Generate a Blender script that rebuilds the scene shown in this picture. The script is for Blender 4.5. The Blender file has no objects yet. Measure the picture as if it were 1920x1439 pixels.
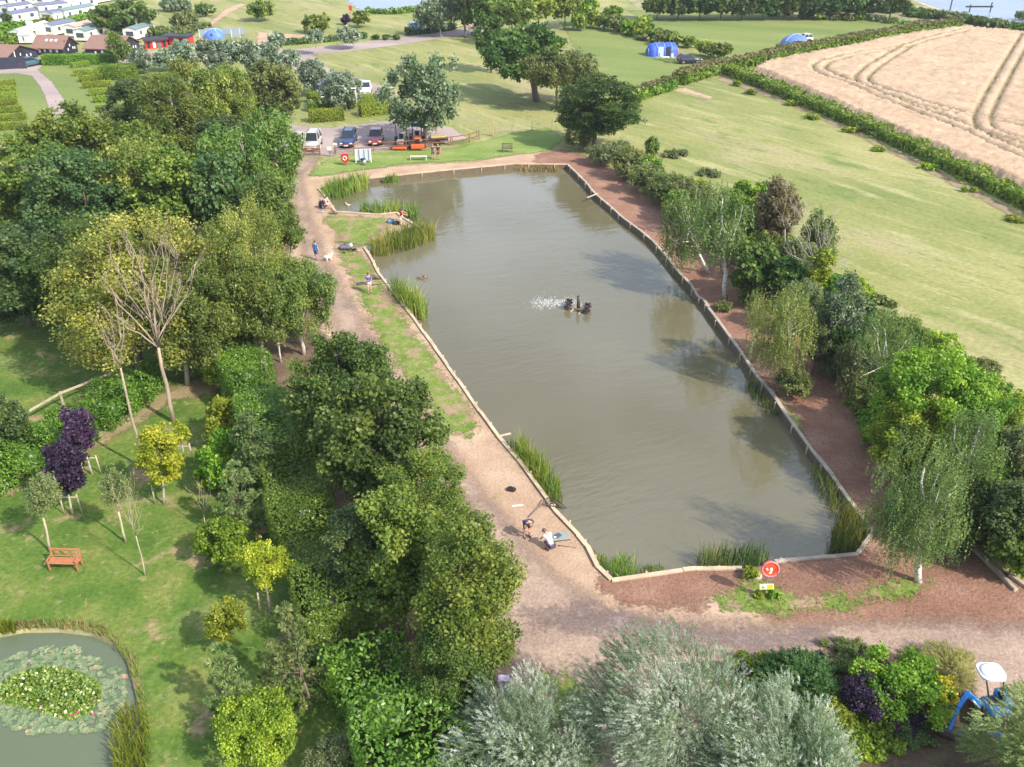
import bpy, math, random
import numpy as np
from mathutils import Vector, Matrix, Euler
from mathutils.geometry import delaunay_2d_cdt
R = math.radians
random.seed(7); rng = np.random.default_rng(11)
SC = bpy.context.scene
# ------------------------------------------------------------ camera, sky, sun, exposure
FPX, TH, CH = 1700.0, R(30.2), 30.0
cd = bpy.data.cameras.new("camera"); cam = bpy.data.objects.new("camera", cd)
SC.collection.objects.link(cam); SC.camera = cam
cd.sensor_width = 36; cd.lens = 36 * FPX / 1920; cd.clip_start = 0.5; cd.clip_end = 6000
cam.location = (0, 0, CH); cam.rotation_euler = (R(90) - TH, 0, 0)
SUN_EL, SUN_AZ = R(41), R(-37)          # azimuth of the sun measured from +X towards +Y
W = bpy.data.worlds.new("World"); SC.world = W; W.use_nodes = True
wn = W.node_tree; sky = wn.nodes.new("ShaderNodeTexSky"); sky.sky_type = 'NISHITA'; sky.sun_disc = False
sky.sun_elevation = SUN_EL; sky.sun_rotation = R(90) - SUN_AZ; sky.air_density = 1.0; sky.dust_density = 2.5; sky.ozone_density = 1.0
# broken pale cloud over the blue
ctc = wn.nodes.new("ShaderNodeTexCoord"); cmp_ = wn.nodes.new("ShaderNodeMapping"); cmp_.inputs["Scale"].default_value = (1, 1, 2.6)
cno = wn.nodes.new("ShaderNodeTexNoise"); cno.inputs["Scale"].default_value = 2.4; cno.inputs["Detail"].default_value = 7; cno.inputs["Roughness"].default_value = 0.55
crp = wn.nodes.new("ShaderNodeValToRGB"); crp.color_ramp.elements[0].position = 0.40; crp.color_ramp.elements[1].position = 0.62
cmx = wn.nodes.new("ShaderNodeMix"); cmx.data_type = 'RGBA'
wn.links.new(ctc.outputs["Generated"], cmp_.inputs[0]); wn.links.new(cmp_.outputs[0], cno.inputs["Vector"]); wn.links.new(cno.outputs[0], crp.inputs[0])
wn.links.new(crp.outputs[0], cmx.inputs[0]); wn.links.new(sky.outputs[0], cmx.inputs[6]); cmx.inputs[7].default_value = (5.0, 5.8, 7.3, 1)
wn.links.new(cmx.outputs[2], wn.nodes["Background"].inputs[0]); wn.nodes["Background"].inputs[1].default_value = 0.15
sl = bpy.data.lights.new("sun", 'SUN'); so = bpy.data.objects.new("sun", sl); SC.collection.objects.link(so)
sl.energy = 4.0; sl.angle = R(0.9); sl.color = (1.0, 0.92, 0.79)
sd_ = Vector((math.cos(SUN_EL) * math.cos(SUN_AZ), math.cos(SUN_EL) * math.sin(SUN_AZ), math.sin(SUN_EL)))
so.rotation_euler = sd_.to_track_quat('Z', 'Y').to_euler()
SC.view_settings.view_transform = 'Standard'; SC.view_settings.look = 'None'
SC.view_settings.exposure = 0.68; SC.view_settings.gamma = 1
SC.render.engine = 'CYCLES'
SC.cycles.max_bounces = 5; SC.cycles.diffuse_bounces = 2; SC.cycles.glossy_bounces = 2
SC.cycles.transmission_bounces = 3; SC.cycles.transparent_max_bounces = 12
SC.cycles.use_denoising = True

# ------------------------------------------------------------ pixel <-> ground
def G(u, v, z=0.0):
    a = (u - 960) / FPX; b = (719.5 - v) / FPX
    dy = math.cos(TH) + b * math.sin(TH); dz = -math.sin(TH) + b * math.cos(TH)
    t = (z - CH) / dz
    return Vector((a * t, dy * t, z))
def hgt(P, v):
    b = (719.5 - v) / FPX
    t = P[1] / (math.cos(TH) + b * math.sin(TH))
    return CH + t * (-math.sin(TH) + b * math.cos(TH))
def dist(P): return math.sqrt(P[0] ** 2 + P[1] ** 2 + (CH - P[2]) ** 2)

# ------------------------------------------------------------ materials
def new_mat(name):
    m = bpy.data.materials.new(name); m.use_nodes = True
    return m, m.node_tree.nodes, m.node_tree.links, m.node_tree.nodes["Principled BSDF"]
def mixc(N, L, fac, a, b):
    n = N.new("ShaderNodeMix"); n.data_type = 'RGBA'
    for s, v in ((n.inputs[0], fac), (n.inputs[6], a), (n.inputs[7], b)):
        if isinstance(v, (tuple, list)): s.default_value = tuple(v) + (1,) if len(v) == 3 else v
        elif isinstance(v, (int, float)): s.default_value = v
        else: L.new(v, s)
    return n.outputs[2]
def math_(N, L, op, a, b=0.0, clamp=False):
    n = N.new("ShaderNodeMath"); n.operation = op; n.use_clamp = clamp
    for s, v in ((n.inputs[0], a), (n.inputs[1], b)):
        if isinstance(v, (int, float)): s.default_value = v
        else: L.new(v, s)
    return n.outputs[0]
def noise(N, L, scale, detail=4, rough=0.6, stretch=None, rot=0.0, obj=False):
    tc = N.new("ShaderNodeTexCoord"); mp = N.new("ShaderNodeMapping")
    if obj: L.new(tc.outputs["Object"], mp.inputs[0])
    else:
        g = N.new("ShaderNodeNewGeometry"); L.new(g.outputs["Position"], mp.inputs[0])
    # rotate the sampling frame first, then stretch it along that frame
    mp.vector_type = 'TEXTURE' if stretch else 'POINT'
    if stretch: mp.inputs["Scale"].default_value = stretch; mp.inputs["Rotation"].default_value = (0, 0, rot)
    n = N.new("ShaderNodeTexNoise"); n.inputs["Scale"].default_value = scale
    n.inputs["Detail"].default_value = detail; n.inputs["Roughness"].default_value = rough
    L.new(mp.outputs[0], n.inputs["Vector"]); return n.outputs[0]
def ramp(N, L, src, stops):
    r = N.new("ShaderNodeValToRGB"); L.new(src, r.inputs[0]); e = r.color_ramp.elements
    while len(e) < len(stops): e.new(0.5)
    for i, (p, c) in enumerate(stops):
        e[i].position = p; e[i].color = tuple(c) + (1,) if len(c) == 3 else c
    return r.outputs[0]
def bump(N, L, B, h, strength=0.4, d=0.05):
    b = N.new("ShaderNodeBump"); b.inputs["Strength"].default_value = strength; b.inputs["Distance"].default_value = d
    L.new(h, b.inputs["Height"]); L.new(b.outputs[0], B.inputs["Normal"])
_mc = {}
def M(name, col, rough=0.6, var=0.18, scale=6.0, metal=0.0, coat=0.0):
    """a painted / plain surface with a little uneven wear"""
    if name in _mc: return _mc[name]
    m, N, L, B = new_mat(name)
    n = noise(N, L, scale, 5, 0.65, obj=True)
    c = ramp(N, L, n, [(0.25, [x * (1 - var) for x in col]), (0.75, [min(1, x * (1 + var)) for x in col])])
    L.new(c, B.inputs["Base Color"]); B.inputs["Roughness"].default_value = rough
    B.inputs["Metallic"].default_value = metal
    if coat: B.inputs["Coat Weight"].default_value = coat
    _mc[name] = m; return m
def ground_mat(name, stops, scale=0.35, fine=None, fine_scale=9.0, fine_amt=0.35, edge=None, edge_scale=1.2, pond=False,
               stretch=None, rot=0.0, bumps=0.5, bd=0.06, speck=None, patch=None, rough=0.95, frag=2.2, soft=2.2):
    m, N, L, B = new_mat(name)
    n1 = noise(N, L, scale, 6, 0.62, stretch, rot)
    col = ramp(N, L, n1, stops)
    if patch:
        for (ps, lo, hi, pc, st, ro) in patch:
            pn = noise(N, L, ps, 5, 0.65, st, ro)
            f = ramp(N, L, pn, [(lo, (0, 0, 0)), (hi, (1, 1, 1))])
            col = mixc(N, L, f, col, pc)
    n2 = noise(N, L, fine_scale, 6, 0.75)
    f2 = ramp(N, L, n2, [(0.3, (1 - fine_amt,) * 3), (0.7, (1 + fine_amt * 0.8,) * 3)])
    mm = N.new("ShaderNodeMix"); mm.data_type = 'RGBA'; mm.blend_type = 'MULTIPLY'; mm.inputs[0].default_value = 1
    L.new(col, mm.inputs[6]); L.new(f2, mm.inputs[7]); col = mm.outputs[2]
    if speck:
        sn = noise(N, L, speck[0], 2, 0.5)
        f = ramp(N, L, sn, [(speck[1], (0, 0, 0)), (speck[1] + 0.03, (1, 1, 1))])
        col = mixc(N, L, f, col, speck[2])
    L.new(col, B.inputs["Base Color"]); B.inputs["Roughness"].default_value = rough
    B.inputs["Specular IOR Level"].default_value = 0.2
    h = math_(N, L, 'ADD', math_(N, L, 'MULTIPLY', n1, 2.0), n2)
    bump(N, L, B, h, bumps, bd)
    if edge is not None:
        at = N.new("ShaderNodeAttribute"); at.attribute_name = "sd"
        en = noise(N, L, edge_scale, 5, 0.65)
        e2 = noise(N, L, edge_scale * 7, 6, 0.8)
        s = math_(N, L, 'ADD', at.outputs["Fac"], math_(N, L, 'MULTIPLY', math_(N, L, 'SUBTRACT', en, 0.5), edge * 2))
        s = math_(N, L, 'ADD', s, math_(N, L, 'MULTIPLY', math_(N, L, 'SUBTRACT', e2, 0.5), edge * frag))
        a = math_(N, L, 'MULTIPLY', s, soft, True)
        at2 = N.new("ShaderNodeAttribute"); at2.attribute_name = "sp"
        a2 = math_(N, L, 'MULTIPLY', at2.outputs["Fac"], 40.0, True)
        L.new(math_(N, L, 'MULTIPLY', a, a2), B.inputs["Alpha"])
    return m
def leaf_mat(name, a, b, c, trans=0.3, gloss=0.35, rough=0.5, k=(1.62, 1.36, 0.95)):
    if name in _mc: return _mc[name]
    a, b, c = [tuple(min(.75, x * y) for x, y in zip(q, k)) for q in (a, b, c)]
    m, N, L, B = new_mat(name)
    at = N.new("ShaderNodeAttribute"); at.attribute_name = "tint"
    oi = N.new("ShaderNodeObjectInfo")
    col = ramp(N, L, at.outputs["Fac"], [(0.0, a), (0.5, b), (1.0, c)])
    hs = N.new("ShaderNodeHueSaturation"); L.new(col, hs.inputs["Color"])
    L.new(math_(N, L, 'ADD', math_(N, L, 'MULTIPLY', oi.outputs["Random"], 0.035), 0.4825), hs.inputs["Hue"])
    L.new(math_(N, L, 'ADD', math_(N, L, 'MULTIPLY', oi.outputs["Random"], 0.3), 0.85), hs.inputs["Value"])
    col = hs.outputs[0]
    L.new(col, B.inputs["Base Color"]); B.inputs["Roughness"].default_value = rough
    B.inputs["Specular IOR Level"].default_value = gloss
    tr = N.new("ShaderNodeBsdfTranslucent")
    tc = N.new("ShaderNodeMix"); tc.data_type = 'RGBA'; tc.blend_type = 'MULTIPLY'; tc.inputs[0].default_value = 1
    L.new(col, tc.inputs[6]); tc.inputs[7].default_value = (1.5, 1.6, 0.7, 1); L.new(tc.outputs[2], tr.inputs[0])
    mx = N.new("ShaderNodeMixShader"); mx.inputs[0].default_value = trans
    L.new(B.outputs[0], mx.inputs[1]); L.new(tr.outputs[0], mx.inputs[2])
    L.new(mx.outputs[0], N["Material Output"].inputs[0])
    _mc[name] = m; return m

# ------------------------------------------------------------ objects
def link(name, me, mat=None, parent=None, loc=None):
    o = bpy.data.objects.new(name, me)
    if mat is not None and me is not None and len(me.materials) == 0: me.materials.append(mat)
    SC.collection.objects.link(o)
    if parent is not None: o.parent = parent
    if loc is not None: o.location = loc
    return o
def tag(o, label=None, cat=None, group=None, kind=None):
    for k, v in (("label", label), ("category", cat), ("group", group), ("kind", kind)):
        if v: o[k] = v
    return o
def thing(name, label, cat, loc=(0, 0, 0), rz=0.0, group=None):
    o = bpy.data.objects.new(name, None); SC.collection.objects.link(o)
    o.empty_display_size = 0.3
    o.location = loc; o.rotation_euler = (0, 0, rz); return tag(o, label, cat, group)
def np_mesh(name, V, F, tint=None, attrs=None):
    V = np.asarray(V, dtype=np.float32); F = np.asarray(F, dtype=np.int32)
    me = bpy.data.meshes.new(name); k = F.shape[1]
    me.vertices.add(len(V)); me.vertices.foreach_set("co", V.ravel())
    me.loops.add(F.size); me.loops.foreach_set("vertex_index", F.ravel())
    me.polygons.add(len(F)); me.polygons.foreach_set("loop_start", np.arange(0, F.size, k, dtype=np.int32))
    me.polygons.foreach_set("loop_total", np.full(len(F), k, dtype=np.int32))
    me.update(calc_edges=True)
    if tint is not None:
        a = me.attributes.new("tint", 'FLOAT', 'FACE'); a.data.foreach_set("value", np.asarray(tint, dtype=np.float32))
    for k_, v in (attrs or {}).items():
        a = me.attributes.new(k_, 'FLOAT', 'POINT'); a.data.foreach_set("value", np.asarray(v, dtype=np.float32))
    return me
class MB:
    """collects faces, then builds ONE mesh object"""
    def __init__(s): s.v = []; s.f = []; s.smooth = []
    def add(s, vs, fs, mat=None, sm=False):
        b = len(s.v)
        for p in vs: s.v.append(tuple(mat @ Vector(p)) if mat is not None else tuple(p))
        for f in fs: s.f.append(tuple(b + i for i in f)); s.smooth.append(sm)
        return s
    def box(s, c, d, rot=None, taper=1.0, bev=0.0):
        x, y, z = d[0] / 2, d[1] / 2, d[2] / 2
        m = Matrix.Translation(c) @ (Euler(rot).to_matrix().to_4x4() if rot else Matrix.Identity(4))
        if bev <= 0:
            t = taper
            vs = [(-x, -y, -z), (x, -y, -z), (x, y, -z), (-x, y, -z), (-x * t, -y * t, z), (x * t, -y * t, z), (x * t, y * t, z), (-x * t, y * t, z)]
            return s.add(vs, [(3, 2, 1, 0), (4, 5, 6, 7), (0, 1, 5, 4), (1, 2, 6, 5), (2, 3, 7, 6), (3, 0, 4, 7)], m)
        b = min(bev, x * .9, y * .9, z * .9); vs = []
        for (zz, q) in ((-z, b), (-z + b, 0), (z - b, 0), (z, b)):
            for (px, py) in ((-x + b, -y + q), (x - b, -y + q), (x - q, -y + b), (x - q, y - b), (x - b, y - q), (-x + b, y - q), (-x + q, y - b), (-x + q, -y + b)):
                vs.append((px, py, zz))
        fs = [tuple(range(7, -1, -1)), tuple(range(24, 32))]
        for k in range(3):
            for i in range(8): j = (i + 1) % 8; fs.append((k * 8 + i, k * 8 + j, k * 8 + 8 + j, k * 8 + 8 + i))
        return s.add(vs, fs, m)
    def tube(s, pts, rad, n=6, cap=True, sm=True):
        pts = [Vector(p) for p in pts]; vs = []; fs = []
        if isinstance(rad, (int, float)): rad = [rad] * len(pts)
        for i, p in enumerate(pts):
            d = (pts[min(i + 1, len(pts) - 1)] - pts[max(i - 1, 0)])
            d = d.normalized() if d.length > 1e-9 else Vector((0, 0, 1))
            a = d.cross(Vector((0, 0, 1)) if abs(d.z) < 0.9 else Vector((1, 0, 0))).normalized(); b = d.cross(a)
            for k in range(n):
                t = 2 * math.pi * k / n; vs.append(p + (a * math.cos(t) + b * math.sin(t)) * rad[i])
        for i in range(len(pts) - 1):
            for k in range(n):
                j = (k + 1) % n; fs.append((i * n + k, i * n + j, (i + 1) * n + j, (i + 1) * n + k))
        if cap: fs.append(tuple(range(n))[::-1]); fs.append(tuple(range((len(pts) - 1) * n, len(pts) * n)))
        return s.add(vs, fs, None, sm)
    def ell(s, c, r, n=10, m=7, rot=None):
        vs = []; fs = []; mt = Matrix.Translation(c) @ (Euler(rot).to_matrix().to_4x4() if rot else Matrix.Identity(4))
        for i in range(1, m):
            t = math.pi * i / m
            for k in range(n):
                a = 2 * math.pi * k / n; vs.append((r[0] * math.sin(t) * math.cos(a), r[1] * math.sin(t) * math.sin(a), r[2] * math.cos(t)))
        vs += [(0, 0, r[2]), (0, 0, -r[2])]; T_, B_ = len(vs) - 2, len(vs) - 1
        for i in range(m - 2):
            for k in range(n): j = (k + 1) % n; fs.append((i * n + k, (i + 1) * n + k, (i + 1) * n + j, i * n + j))
        for k in range(n): j = (k + 1) % n; fs.append((T_, k, j)); fs.append((B_, (m - 2) * n + j, (m - 2) * n + k))
        return s.add(vs, fs, mt, True)
    def prism(s, prof, x0, x1, axis='x', t0=1.0):
        """profile of (a,b) pairs extruded along an axis"""
        n = len(prof); vs = []
        for x in (x0, x1):
            for (a, b) in prof: vs.append((x, a, b) if axis == 'x' else ((a, x, b) if axis == 'y' else (a, b, x)))
        fs = [tuple(range(n))[::-1], tuple(range(n, 2 * n))] + [(i, (i + 1) % n, n + (i + 1) % n, n + i) for i in range(n)]
        return s.add(vs, fs)
    def build(s, name, mat, parent=None, loc=None):
        me = bpy.data.meshes.new(name); me.from_pydata(s.v, [], s.f); me.update()
        me.polygons.foreach_set("use_smooth", s.smooth)
        return link(name, me, mat, parent, loc)
def copy_tree(o, parent=None):
    c = o.copy(); SC.collection.objects.link(c)
    if parent is not None: c.parent = parent
    for ch in list(o.children): copy_tree(ch, c)
    return c

# ------------------------------------------------------------ polygons
def W2(px): return np.array([G(u, v)[:2] for u, v in px])
def sdist(P, poly):
    """signed distance, positive inside"""
    x, y = P[:, 0], P[:, 1]; d = np.full(len(P), 1e9); ins = np.zeros(len(P), bool); n = len(poly)
    for i in range(n):
        a = poly[i]; b = poly[(i + 1) % n]; e = b - a; w = P - a
        t = np.clip((w @ e) / max(e @ e, 1e-12), 0, 1); q = w - t[:, None] * e
        d = np.minimum(d, np.hypot(q[:, 0], q[:, 1]))
        c = (a[1] > y) != (b[1] > y)
        with np.errstate(divide='ignore', invalid='ignore'):
            ins ^= c & (x < (b[0] - a[0]) * (y - a[1]) / (b[1] - a[1]) + a[0])
    return np.where(ins, d, -d)
def ldist(P, line):
    d = np.full(len(P), 1e9)
    for a, b in zip(line[:-1], line[1:]):
        e = b - a; w = P - a; t = np.clip((w @ e) / max(e @ e, 1e-12), 0, 1); q = w - t[:, None] * e
        d = np.minimum(d, np.hypot(q[:, 0], q[:, 1]))
    return d
POND = [(597, 355), (640, 345), (694, 336), (760, 329), (820, 322.5), (880, 317), (967, 309), (1064, 310), (1080, 325), (1095, 340), (1117, 366),
        (1142, 387), (1170, 412), (1200, 434), (1222, 452), (1247, 480), (1272, 512), (1295, 535), (1307, 557), (1320, 565), (1332, 585),
        (1360, 622), (1383, 654), (1422, 711), (1445, 736), (1473, 778), (1507, 826), (1530, 857), (1560, 894), (1593, 942), (1627, 987),
        (1637, 1002), (1607, 1042), (1480, 1053), (1452, 1057), (1391, 1069), (1305, 1069), (1280, 1072), (1146, 1090), (1120, 1065), (1101, 1027),
        (1084, 1006), (1042, 961), (1027, 942), (978, 873), (933, 819), (900, 774), (838, 686), (775, 598), (744, 559), (730, 539), (710, 514),
        (694, 483), (683, 466), (720, 452), (790, 432), (772, 420), (755, 410), (744, 400.6), (712, 404), (629, 399), (616, 378)]
GPOND = [(-80, 1210), (0, 1187), (40, 1179), (110, 1178), (170, 1185), (212, 1202), (238, 1240), (252, 1290), (262, 1340), (268, 1400), (280, 1520), (-80, 1560)]
PW, GW = W2(POND), W2(GPOND)
def sheet(name, px, z, res, mat, use_pond=False, margin=1.0, world=False):
    poly = np.array(px, float) if world else W2(px)
    x0, y0 = poly.min(0) - margin; x1, y1 = poly.max(0) + margin
    nx = int((x1 - x0) / res) + 2; ny = int((y1 - y0) / res) + 2
    X, Y = np.meshgrid(x0 + np.arange(nx) * res, y0 + np.arange(ny) * res); P = np.stack([X.ravel(), Y.ravel()], 1)
    s = sdist(P, poly); sp = -sdist(P, PW) if use_pond else (-sdist(P, GW) if name == 'garden_lawn' else np.ones(len(P)))
    idx = np.arange(nx * ny).reshape(ny, nx)
    F = np.stack([idx[:-1, :-1], idx[:-1, 1:], idx[1:, 1:], idx[1:, :-1]], -1).reshape(-1, 4)
    keep = (s[F].max(1) > -margin) & (sp[F].max(1) > 0); F = F[keep]
    used = np.unique(F); re = np.full(nx * ny, -1); re[used] = np.arange(len(used))
    V = np.column_stack([P[used], np.full(len(used), z)])
    o = link(name, np_mesh(name, V, re[F], attrs={"sd": s[used], "sp": sp[used]}), mat); return tag(o, kind="structure")

# ------------------------------------------------------------ ground, water
m_field = ground_mat("dry_mown_grass", [(0.3, (0.160, 0.195, 0.058)), (0.5, (0.235, 0.248, 0.084)), (0.68, (0.335, 0.310, 0.132))], scale=0.09,
                     stretch=(1, 3.2, 1), rot=R(38), fine_scale=2.2, fine_amt=0.30, bumps=0.5,
                     patch=[(0.20, 0.56, 0.68, (0.115, 0.180, 0.045), (2.2, 1, 1), R(128)), (0.12, 0.54, 0.72, (0.35, 0.295, 0.175), (3, 1, 1), R(128)), (0.5, 0.53, 0.66, (0.345, 0.325, 0.155), (7, 1, 1), R(128)), (0.9, 0.58, 0.68, (0.145, 0.190, 0.055), (4, 1, 1), R(128))])
gp = [(-700, -120), (700, -120), (700, 2500), (-700, 2500)]
vs2 = [Vector(p) for p in gp] + [Vector(p) for p in PW] + [Vector(p) for p in GW]
for gx in range(-160, 161, 20):
    for gy in range(0, 300, 20):
        q = np.array([[gx + .3, gy + .4]])
        if sdist(q, PW)[0] < -1 and sdist(q, GW)[0] < -1: vs2.append(Vector((gx + .3, gy + .4)))
n0, n1, n2 = 4, 4 + len(PW), 4 + len(PW) + len(GW)
ed = [(i, (i + 1) % 4) for i in range(4)] + [(n0 + i, n0 + (i + 1) % len(PW)) for i in range(len(PW))] + [(n1 + i, n1 + (i + 1) % len(GW)) for i in range(len(GW))]
cv, ce, cf, *_ = delaunay_2d_cdt(vs2, ed, [], 0, 1e-5)
cen = np.array([[sum(cv[i].x for i in f) / 3, sum(cv[i].y for i in f) / 3] for f in cf])
ok = (sdist(cen, PW) < 0) & (sdist(cen, GW) < 0)
mb = MB(); mb.add([(p.x, p.y, 0) for p in cv], [f for f, k in zip(cf, ok) if k])
for poly in (GW,):      # earth sides of the garden pond
    n = len(poly); c = poly.mean(0)
    mb.add([(p[0], p[1], 0) for p in poly] + [(p[0] + (c[0] - p[0]) * .05, p[1] + (c[1] - p[1]) * .05, -0.6) for p in poly], [(i, (i + 1) % n, n + (i + 1) % n, n + i) for i in range(n)])
tag(mb.build("ground", m_field), kind="structure")

def water_mat(name, col, col2, wave=1.0, rough=0.08, scale=1.2, rot=R(20), ior=1.33):
    m, N, L, B = new_mat(name)
    n = noise(N, L, 0.05, 3, 0.5)
    L.new(ramp(N, L, n, [(0.35, col), (0.65, col2)]), B.inputs["Base Color"])
    B.inputs["Roughness"].default_value = rough; B.inputs["IOR"].default_value = ior
    w1 = noise(N, L, scale, 3, 0.55, (3.4, 1, 1), rot); w2 = noise(N, L, scale * 2.6, 2, 0.5, (2.6, 1, 1), rot + R(14))
    calm = ramp(N, L, noise(N, L, 0.045, 2, 0.5), [(0.40, (0.35,) * 3), (0.60, (1,) * 3)])
    h = math_(N, L, 'MULTIPLY', math_(N, L, 'ADD', w1, math_(N, L, 'MULTIPLY', w2, 0.5)), calm)
    bump(N, L, B, h, 0.5 * wave, 0.09); return m
WZ = -0.42
def flat(name, P, z, mat, kind="structure"):
    me = bpy.data.meshes.new(name); cvv, _, cff, *_ = delaunay_2d_cdt([Vector(p) for p in P], [(i, (i + 1) % len(P)) for i in range(len(P))], [], 1, 1e-6)
    me.from_pydata([(p.x, p.y, z) for p in cvv], [], [tuple(f) for f in cff]); me.update()
    return tag(link(name, me, mat), kind=kind)
PE = PW.copy()
flat("pond_water", PE, WZ, water_mat("murky_pond_water", (0.118, 0.106, 0.058), (0.150, 0.136, 0.088), 0.65, 0.05, ior=1.6))
flat("garden_pond_water", GW, -0.22, water_mat("green_pond_water", (0.105, 0.130, 0.080), (0.130, 0.150, 0.095), 0.25, scale=0.8))
m_sea = water_mat("sea_water", (0.20, 0.26, 0.34), (0.25, 0.31, 0.39), 0.5, 0.25, 0.25)
sheet("lake_water", [(655, -6), (668, 4), (690, 19), (735, 19), (790, 12), (800, -6), (790, -60), (640, -60)], 0.03, 1.5, m_sea)
sheet("sea_water", [(1715, -14), (1745, 8), (1800, 24), (1870, 38), (1960, 52), (2400, 70), (3200, -120), (1650, -120)], 0.05, 6, m_sea)
m_beach = ground_mat("beach_sand", [(0.3, (0.42, 0.36, 0.26)), (0.7, (0.52, 0.46, 0.34))], scale=0.3, edge=1.0)
sheet("beach", [(1690, -10), (1712, 2), (1740, 14), (1800, 32), (1870, 47), (1960, 60), (2400, 84), (2500, 40), (1740, -16)], 0.02, 1.5, m_beach)
# scrub land before the shore
m_scrub = ground_mat("rough_scrub_ground", [(0.3, (0.13, 0.17, 0.06)), (0.5, (0.26, 0.26, 0.13)), (0.7, (0.36, 0.31, 0.20))], scale=0.25, edge=1.5, edge_scale=0.5, fine_scale=2)
sheet("scrubland", [(1190, 14), (1400, 24), (1560, 33), (1680, 42), (1790, 46), (1900, 60), (2300, 92), (2200, 50), (1880, 40), (1700, 0), (1500, -20), (1150, -20)], 0.012, 1.5, m_scrub)

# mown strips of greener grass beyond the car park and the two camping fields
m_green = ground_mat("short_green_grass", [(0.3, (0.125, 0.180, 0.045)), (0.55, (0.190, 0.228, 0.068)), (0.75, (0.28, 0.275, 0.11))], scale=0.10, stretch=(1, 5, 1), rot=R(64),
                     fine_scale=2.2, fine_amt=0.26, edge=1.2, edge_scale=0.5)
sheet("camping_field", [(1040, 34), (1110, 33), (1180, 60), (1250, 92), (1290, 118), (1360, 132), (1250, 165), (1190, 185), (1130, 150), (1080, 100), (1060, 60)], 0.008, 1.2, m_green)
sheet("far_field", [(1170, 18), (1250, 22), (1400, 26), (1600, 40), (1700, 45), (1780, 47), (1500, 95), (1380, 125), (1350, 115), (1290, 80), (1220, 45)], 0.009, 1.2, m_green)
sheet("caravan_lawn", [(-60, 110), (60, 120), (270, 100), (340, 110), (430, 180), (430, 270), (200, 270), (-60, 270)], 0.008, 0.8, m_green)

# lush lawn of the garden and the paddock on the left
m_lawn = ground_mat("garden_lawn_grass", [(0.28, (0.052, 0.112, 0.016)), (0.48, (0.095, 0.162, 0.026)), (0.66, (0.175, 0.205, 0.050))], scale=0.32, fine_scale=4, fine_amt=0.42,
                    edge=1.3, edge_scale=0.4, bumps=0.7, speck=(14, 0.73, (0.42, 0.45, 0.34)),
                    patch=[(0.42, 0.575, 0.665, (0.30, 0.225, 0.120), (1, 1, 1), 0), (0.12, 0.56, 0.68, (0.20, 0.235, 0.075), (1, 1, 1), 0), (1.6, 0.60, 0.66, (0.24, 0.22, 0.09), (1, 1, 1), 0)])
sheet("garden_lawn", [(-300, 520), (120, 530), (280, 640), (420, 640), (520, 800), (600, 1000), (720, 1250), (820, 1700), (-300, 1700)], 0.008, 0.7, m_lawn)
m_earth = ground_mat("bare_woodland_earth", [(0.3, (0.085, 0.060, 0.038)), (0.55, (0.150, 0.105, 0.068)), (0.75, (0.22, 0.165, 0.11))], scale=0.5, fine_scale=5, edge=1.6, edge_scale=0.6, bumps=0.9)
sheet("woodland_floor", [(-80, 330), (60, 300), (250, 250), (480, 250), (560, 330), (590, 500), (660, 700), (830, 1000), (920, 1240), (900, 1420), (700, 1420), (600, 1150), (520, 960), (420, 700), (300, 660), (130, 590), (-80, 560)], 0.016, 0.8, m_earth)
sheet("worn_lawn_path", [(-40, 905), (60, 868), (180, 800), (300, 735), (420, 690), (470, 700), (440, 730), (330, 755), (230, 815), (120, 880), (20, 935), (-40, 950)], 0.02, 0.4,
      ground_mat("worn_dry_turf", [(0.3, (0.22, 0.18, 0.085)), (0.7, (0.33, 0.25, 0.15))], scale=0.8, edge=1.0, edge_scale=0.7, fine_scale=6))

# bare soil round the pond, gravel track, car park, tarmac ways
m_sand = ground_mat("sandy_bank_soil", [(0.3, (0.360, 0.235, 0.160)), (0.5, (0.445, 0.310, 0.215)), (0.7, (0.525, 0.395, 0.285))], scale=0.30, fine_scale=7, fine_amt=0.22,
                    edge=0.9, edge_scale=0.9, bumps=0.8, bd=0.08, speck=(11, 0.70, (0.17, 0.135, 0.075)),
                    patch=[(0.8, 0.62, 0.72, (0.30, 0.255, 0.130), (1, 1, 1), 0)])
m_sandE = ground_mat("reddish_bank_soil", [(0.3, (0.225, 0.118, 0.082)), (0.5, (0.300, 0.165, 0.115)), (0.72, (0.385, 0.235, 0.165))], scale=0.35, fine_scale=6, fine_amt=0.30,
                     edge=1.0, edge_scale=0.9, bumps=1.0, bd=0.12, speck=(9, 0.66, (0.13, 0.075, 0.05)))
sheet("pond_bank", [(545, 290), (600, 300), (580, 332), (625, 327), (666, 320), (764, 309.5), (880, 304), (935, 295), (990, 285), (1040, 283), (1095, 300), (1095, 400), (1300, 600), (1450, 1000),
                    (1420, 1100), (1480, 1130), (1500, 1180), (1000, 1260), (900, 1330), (880, 1220), (850, 1050), (790, 880), (700, 760), (640, 690), (590, 600), (545, 500), (520, 400), (545, 330)], 0.024, 0.35, m_sand, True)
sheet("east_bank", [(1000, 290), (1060, 280), (1120, 300), (1200, 345), (1250, 385), (1310, 430), (1390, 500), (1450, 560), (1520, 630), (1600, 730), (1670, 830), (1730, 930),
                    (1830, 1030), (1960, 1120), (2300, 1250), (2300, 1330), (1500, 1260), (1430, 1180), (1420, 1100), (1380, 1066), (1300, 1066), (1150, 1089), (1150, 1000), (1500, 1000), (1500, 800), (1200, 450), (1000, 330)], 0.032, 0.35, m_sandE, True)
sheet("south_bank", [(1120, 1066), (1300, 1060), (1400, 1062), (1420, 1085), (1380, 1110), (1310, 1150), (1180, 1140), (1110, 1110)], 0.040, 0.3, m_sandE, True)
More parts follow.
